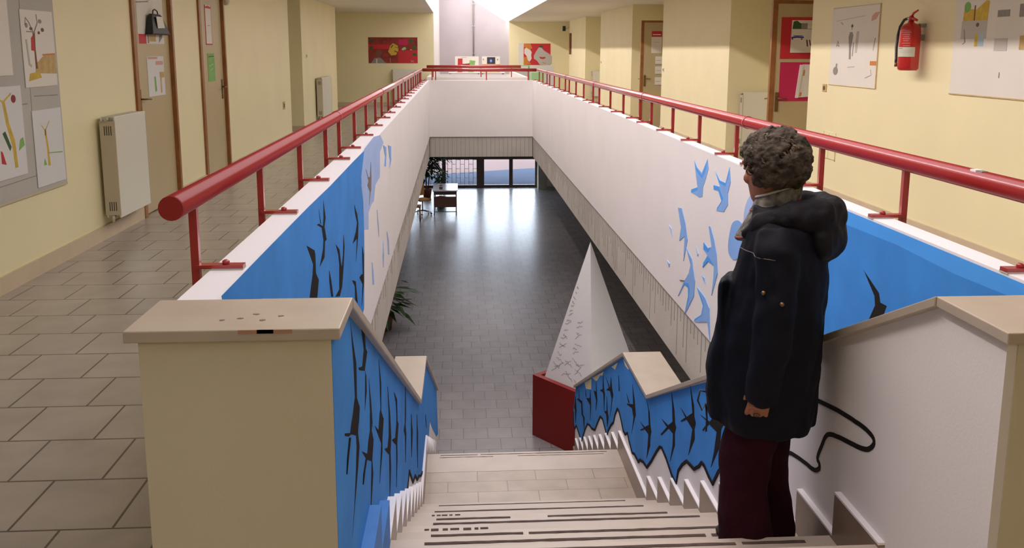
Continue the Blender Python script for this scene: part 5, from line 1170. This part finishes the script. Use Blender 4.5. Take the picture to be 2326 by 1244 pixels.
# head: skull, jaw, nose, ears
rings = []
for z, cx, rx, ry in ((-0.125, 0.040, 0.028, 0.026), (-0.115, 0.034, 0.050, 0.042), (-0.09, 0.018, 0.074, 0.056), (-0.06, 0.008, 0.086, 0.064), (-0.03, 0.0, 0.093, 0.070), (0.0, -0.002, 0.096, 0.074), (0.03, -0.004, 0.097, 0.076), (0.06, -0.006, 0.092, 0.073), (0.085, -0.008, 0.078, 0.062), (0.105, -0.01, 0.052, 0.042), (0.115, -0.01, 0.02, 0.018)):
    rings.append([hp_(p) for p in ell(cx, 0, z, rx, ry, 24)])
b.loft(rings, 'skin')
b.tube([hp_((0.088, 0, 0.022)), hp_((0.104, 0, -0.005)), hp_((0.112, 0, -0.028)), hp_((0.094, 0, -0.038))], [0.010, 0.012, 0.015, 0.010], 'skin', 10)
for s in (-1, 1):
    b.ball(hp_((0.108-0.006, s*0.013, -0.033)), 0.009, 'skin', 8)
    b.tube([hp_((0.088, s*0.012, 0.030)), hp_((0.086, s*0.035, 0.034)), hp_((0.070, s*0.058, 0.026))], [0.009, 0.010, 0.008], 'skin', 8)
    b.ball(hp_((0.065, s*0.042, -0.030)), 0.022, 'skin', 10)
    b.ball(hp_((-0.002, s*0.078, -0.012)), 0.024, 'skin', 12, sc=(0.75, 0.4, 1.2))
b.ball(hp_((0.078, 0, -0.098)), 0.022, 'skin', 10); b.ball(hp_((0.086, 0, -0.062)), 0.018, 'skin', 10, sc=(0.7, 1.3, 0.7))
# hands
def hand(b, w, down, fwd, out, curl=1.0):
    """w wrist point, down along the hand, fwd towards the thumb side, out away from the palm (back of the hand)"""
    w, down, fwd, out = Vector(w), Vector(down).normalized(), Vector(fwd).normalized(), Vector(out).normalized()
    inn = -out
    secs = [(0.0, 0.024, 0.018), (0.02, 0.030, 0.017), (0.05, 0.037, 0.016), (0.078, 0.038, 0.014)]
    rings = []
    for d, rw, rt in secs:
        rings.append([w+down*d+fwd*rw*math.cos(2*math.pi*k/16)+out*rt*math.sin(2*math.pi*k/16) for k in range(16)])
    b.loft(rings, 'skin')
    for i, (off, ln_, r) in enumerate(((0.029, 0.074, 0.0085), (0.010, 0.082, 0.0088), (-0.010, 0.076, 0.0084), (-0.028, 0.060, 0.0074))):
        base = w+down*0.070+fwd*off
        a1, a2, a3 = (0.35+0.05*i)*curl, (0.95+0.08*i)*curl, (1.45+0.08*i)*curl
        p = [base]
        for l, a in ((0.44, a1), (0.32, a2), (0.24, a3)):
            p.append(p[-1]+(down*math.cos(a)+inn*math.sin(a)+fwd*0.06*(1.5-i))*ln_*l)
        q = [base-down*0.02]+p
        b.tube(q, [r*1.1, r*1.12, r*1.05, r*0.98, r*0.78], 'skin', 10)
        b.ball(p[0], r*1.2, 'skin', 8); b.ball(p[-1], r*0.8, 'skin', 8)
    t0 = w+down*0.022+fwd*0.022; t1 = t0+(down*0.5+fwd*0.62+inn*0.35)*0.040; t2 = t1+(down*0.85+fwd*0.22+inn*0.35)*0.032; t3 = t2+(down*0.9+inn*0.4)*0.024
    b.tube([t0, t1, t2, t3], [0.014, 0.0115, 0.0105, 0.008], 'skin', 10); b.ball(t3, 0.008, 'skin', 8)
hand(b, (-0.018, 0.222, 0.745), (0.22, 0.03, -1.0), (0.96, 0.1, 0.20), (0.05, 1.0, 0.05), 0.85)
hand(b, (0.10, -0.165, 0.888), (0.75, 0.35, -0.45), (0.3, 0.4, 0.8), (0.6, -0.75, 0.0), 0.9)
person = fuse(b, 'person', None, 0.0042, 'skin', smooth=2)
tag(person, 'person with curly greying hair in navy coat and burgundy trousers, standing on the stairs', 'person')
for s in (-1, 1):
    b = MB(); b.ball(hp_((0.083, s*0.031, 0.010)), 0.012, 'eye', 12); e_ = b.build('eye', person)
    b = MB(); b.ball(hp_((0.0925, s*0.0315, 0.010)), 0.0052, 'iris', 8); b.build('iris', e_)
b = MB(); b.ball(hp_((0.0965, 0, -0.060)), 0.019, 'lip', 12, sc=(0.28, 1.15, 0.33)); b.build('lips', person)
b = MB(); 
b.tube([Vector((0.0, 0.222+0.01, 0.65))+Vector((math.cos(a)*0.0105, math.sin(a)*0.0105, 0)) for a in [i*math.pi/6 for i in range(13)]], 0.0018, 'brass', 6); b.build('ring', person)
# hair: many small curls melted together round the skull
rnd = random.Random(21)
b = MB(); b.loft([[hp_(p) for p in ell(cx, 0, z, rx, ry, 20)] for z, cx, rx, ry in ((-0.075, -0.075, 0.02, 0.04), (-0.06, -0.062, 0.035, 0.060), (-0.02, -0.038, 0.068, 0.088), (0.02, -0.018, 0.092, 0.095), (0.06, -0.012, 0.104, 0.098), (0.095, -0.012, 0.092, 0.086), (0.12, -0.014, 0.05, 0.05))], 'hair')
n = 0
while n < 330:
    d = Vector((rnd.gauss(0, 1), rnd.gauss(0, 1), rnd.gauss(0, 1))).normalized()
    if d.z < -0.80: continue
    if d.x > 0.30 and d.z < 0.25+0.15*d.x: continue          # keep the face free
    if d.x > 0.05 and abs(d.y) > 0.5 and d.z < -0.35: continue
    c = Vector((-0.022+d.x*0.108, d.y*0.104, 0.022+d.z*0.103))
    r = rnd.uniform(0.012, 0.024)
    # a curl: short helix
    ax = d; u = ax.orthogonal().normalized(); v = ax.cross(u); ph = rnd.uniform(0, 6.28)
    pts = [hp_(c + (u*math.cos(ph+t*1.3)+v*math.sin(ph+t*1.3))*r*0.8 + ax*(t*0.0056-0.006)) for t in range(5)]
    b.tube(pts, [0.007, 0.0095, 0.010, 0.008, 0.005], 'hair', 6)
    n += 1
hair = fuse(b, 'hair', person, 0.0042, 'hair', smooth=1, disp=lambda c: 0.003*noise.noise(c*110)+0.005*noise.noise(c*34))
# loose curls standing out; greying, with top light and lower shade coloured in
b = MB(); n = 0
while n < 620:
    d = Vector((rnd.gauss(0, 1), rnd.gauss(0, 1), rnd.gauss(0, 1))).normalized()
    if d.z < -0.78 or (d.x > 0.30 and d.z < 0.30) or (d.x > 0.05 and abs(d.y) > 0.5 and d.z < -0.35): continue
    c = Vector((-0.022+d.x*0.112, d.y*0.108, 0.022+d.z*0.107))
    rr = rnd.uniform(0.006, 0.012); u = d.orthogonal().normalized(); v = d.cross(u)
    u2 = (u*math.cos(n)+v*math.sin(n)); v2 = (d*0.8+(v*math.cos(n)-u*math.sin(n))*0.6).normalized()
    ph = rnd.uniform(0, 6.28); dr = (u*math.sin(n)+v*math.cos(n)).normalized()
    pts = [hp_(c + (u2*math.cos(ph+t*1.0)+v2*math.sin(ph+t*1.0))*rr + dr*(t*0.0022)) for t in range(8)]
    b.tube(pts, [0.0012, 0.0024, 0.003, 0.003, 0.003, 0.003, 0.0022, 0.001], 'curl' if d.z > -0.1 or rnd.random() < 0.2 else 'hair', 5)
    n += 1
cu = b.build('curls', hair); cu['kind'] = 'stuff'
# scarf standing round the neck
b = MB()
sr = []
for z, cx, rx, ry, t in ((1.215, 0.045, 0.115, 0.105, -0.03), (1.27, 0.03, 0.100, 0.098, -0.03), (1.32, 0.012, 0.088, 0.086, -0.025), (1.365, 0.0, 0.082, 0.080, -0.028), (1.395, -0.004, 0.080, 0.078, -0.032)):
    sr.append(ell(cx, 0, z, rx, ry, 28, t))
si = [[(p[0]*0.86, p[1]*0.86, p[2]) for p in r] for r in sr[::-1]]
b.loft(sr+si, 'scarf')
scarf = b.build('scarf', person)
sd = scarf.modifiers.new('s', 'SUBSURF'); sd.levels = 1; sd.render_levels = 2
b = MB(); b.tube(ell(-0.004, 0, 1.396, 0.080, 0.078, 28, -0.032)+[ell(-0.004, 0, 1.396, 0.080, 0.078, 28, -0.032)[0]], 0.0045, 'scarf_edge', 6); b.build('scarf_edge', scarf)
b = MB()
for zz, rr, t in ((1.245, 0.100, -0.03), (1.29, 0.090, -0.03), (1.34, 0.081, -0.026)):
    q = ell(0.045-(zz-1.215)*0.3, 0, zz, rr, rr*0.96, 28, t); b.tube(q+[q[0]], 0.006, 'scarf_red', 6)
b.build('scarf_stripe', scarf)
# trousers
b = MB()
def leg(side, lx):
    s = side
    rg = []
    for z, cx, cy, rx, ry in ((0.022, lx-0.005, s*0.098, 0.108, 0.085), (0.06, lx-0.012, s*0.098, 0.100, 0.082), (0.18, lx*0.95, s*0.097, 0.090, 0.080), (0.33, lx*0.95+0.008, s*0.095, 0.088, 0.083), (0.45, lx*0.8+0.010, s*0.093, 0.092, 0.087), (0.60, lx*0.5, s*0.09, 0.102, 0.092), (0.75, 0.005, s*0.085, 0.115, 0.10), (0.88, 0.0, s*0.075, 0.12, 0.10)):
        rg.append(ell(cx, cy, z, rx, ry, 24))
    b.loft(rg, 'burg')
leg(1, 0.045); leg(-1, 0.0)
b.ball((0, 0, 0.90), 0.13, 'burg', 16, sc=(0.95, 1.25, 0.8))
def folds(a, f): 
    return lambda c: a*noise.noise(Vector((c.x*f, c.y*f, c.z*f*0.45)))+a*0.5*noise.noise(Vector((c.x*f*2, c.y*f*2, c.z*f*1.4)))
fuse(b, 'trousers', person, 0.007, 'burg', smooth=3, disp=folds(0.014, 9))
# coat with sleeves
b = MB()
prof = ((0.548, 0.004, 0.168, 0.205), (0.60, 0.004, 0.178, 0.215), (0.72, 0.004, 0.184, 0.222), (0.85, -0.002, 0.176, 0.220), (0.98, -0.012, 0.170, 0.214), (1.10, -0.024, 0.162, 0.208), (1.20, -0.032, 0.148, 0.203), (1.265, -0.034, 0.130, 0.195), (1.305, -0.028, 0.112, 0.16), (1.345, -0.015, 0.098, 0.112))
b.loft([ell(cx, 0, z, rx, ry, 28, 0.0, 0.9) for z, cx, rx, ry in prof], 'navy')
b.tube([(-0.025, 0.150, 1.262), (-0.035, 0.190, 1.20), (-0.048, 0.222, 1.05), (-0.040, 0.236, 0.92), (-0.020, 0.236, 0.78), (-0.013, 0.228, 0.700)], [0.070, 0.074, 0.069, 0.066, 0.060, 0.052], 'navy', 18)
b.tube([(-0.025, -0.150, 1.262), (-0.05, -0.195, 1.18), (-0.088, -0.222, 1.05), (-0.03, -0.215, 0.97), (0.05, -0.185, 0.915), (0.08, -0.17, 0.90)], [0.070, 0.072, 0.068, 0.064, 0.058, 0.054], 'navy', 18)
# open front flap that stands forward, lower left in the view
b.loft([ell(0.150, 0.05, z, rx, 0.10, 16) for z, rx in ((0.565, 0.045), (0.65, 0.058), (0.75, 0.062), (0.86, 0.045), (0.98, 0.03), (1.08, 0.015))], 'navy')
coat = fuse(b, 'coat', person, 0.0075, 'navy', smooth=4, disp=folds(0.011, 11))
# hood folded on the back
b = MB()
hp2 = [(0.085, 0.085, 1.235), (0.03, 0.120, 1.285), (-0.06, 0.125, 1.325), (-0.145, 0.085, 1.320), (-0.175, 0.0, 1.315), (-0.145, -0.085, 1.320), (-0.06, -0.125, 1.325), (0.03, -0.120, 1.285), (0.085, -0.085, 1.235)]
b.tube(hp2, [0.028, 0.038, 0.048, 0.060, 0.064, 0.060, 0.048, 0.038, 0.028], 'lining', 14)
b.ball((-0.165, 0.0, 1.245), 0.095, 'lining', 18, sc=(0.72, 1.45, 1.0))
hood = fuse(b, 'hood', coat, 0.007, 'lining', smooth=4, disp=folds(0.012, 16))
def snap(o, p, lift=0.0):
    ok, loc, nrm_, _ = o.closest_point_on_mesh(Vector(p)); return loc+nrm_*lift
def along(o, pts, lift, m=6):
    out = []
    for a, c in zip(pts[:-1], pts[1:]):
        for i in range(m): out.append(snap(o, Vector(a).lerp(Vector(c), i/m), lift))
    return out+[snap(o, pts[-1], lift)]
b = MB(); b.tube(along(coat, [(0.12, 0.10, 1.20), (0.05, 0.20, 1.20), (-0.04, 0.28, 1.20)], 0.0), 0.0018, 'darkmetal', 6); b.build('piping', coat)
for q in ((0.02, 0.32, 1.09), (-0.08, 0.32, 1.07)):
    b = MB(); b.ball(snap(coat, q, 0.002), 0.008, 'brass', 10); b.build('snap_button', coat)
b = MB(); b.tube([(0.195, 0.07, 0.64), (0.225, 0.09, 0.65), (0.232, 0.09, 0.61), (0.215, 0.09, 0.575), (0.205, 0.08, 0.60), (0.20, 0.07, 0.54), (0.20, 0.075, 0.49)], 0.0035, 'rubber', 6); b.build('drawstring', coat)
# shoes
for nm_, lx, s in (('l', 0.045, 1), ('r', 0.0, -1)):
    b = MB()
    b.loft([ell(lx+0.045, s*0.098, 0.0, 0.135, 0.043, 20), ell(lx+0.045, s*0.098, 0.02, 0.138, 0.045, 20), ell(lx+0.042, s*0.098, 0.035, 0.132, 0.042, 20), ell(lx+0.02, s*0.098, 0.065, 0.095, 0.038, 20), ell(lx-0.02, s*0.098, 0.09, 0.05, 0.036, 20)], 'shoe')
    b.build('shoe', person)
person.location = (1.113, 3.0, -0.32); person.rotation_euler = (0, 0, R(152))
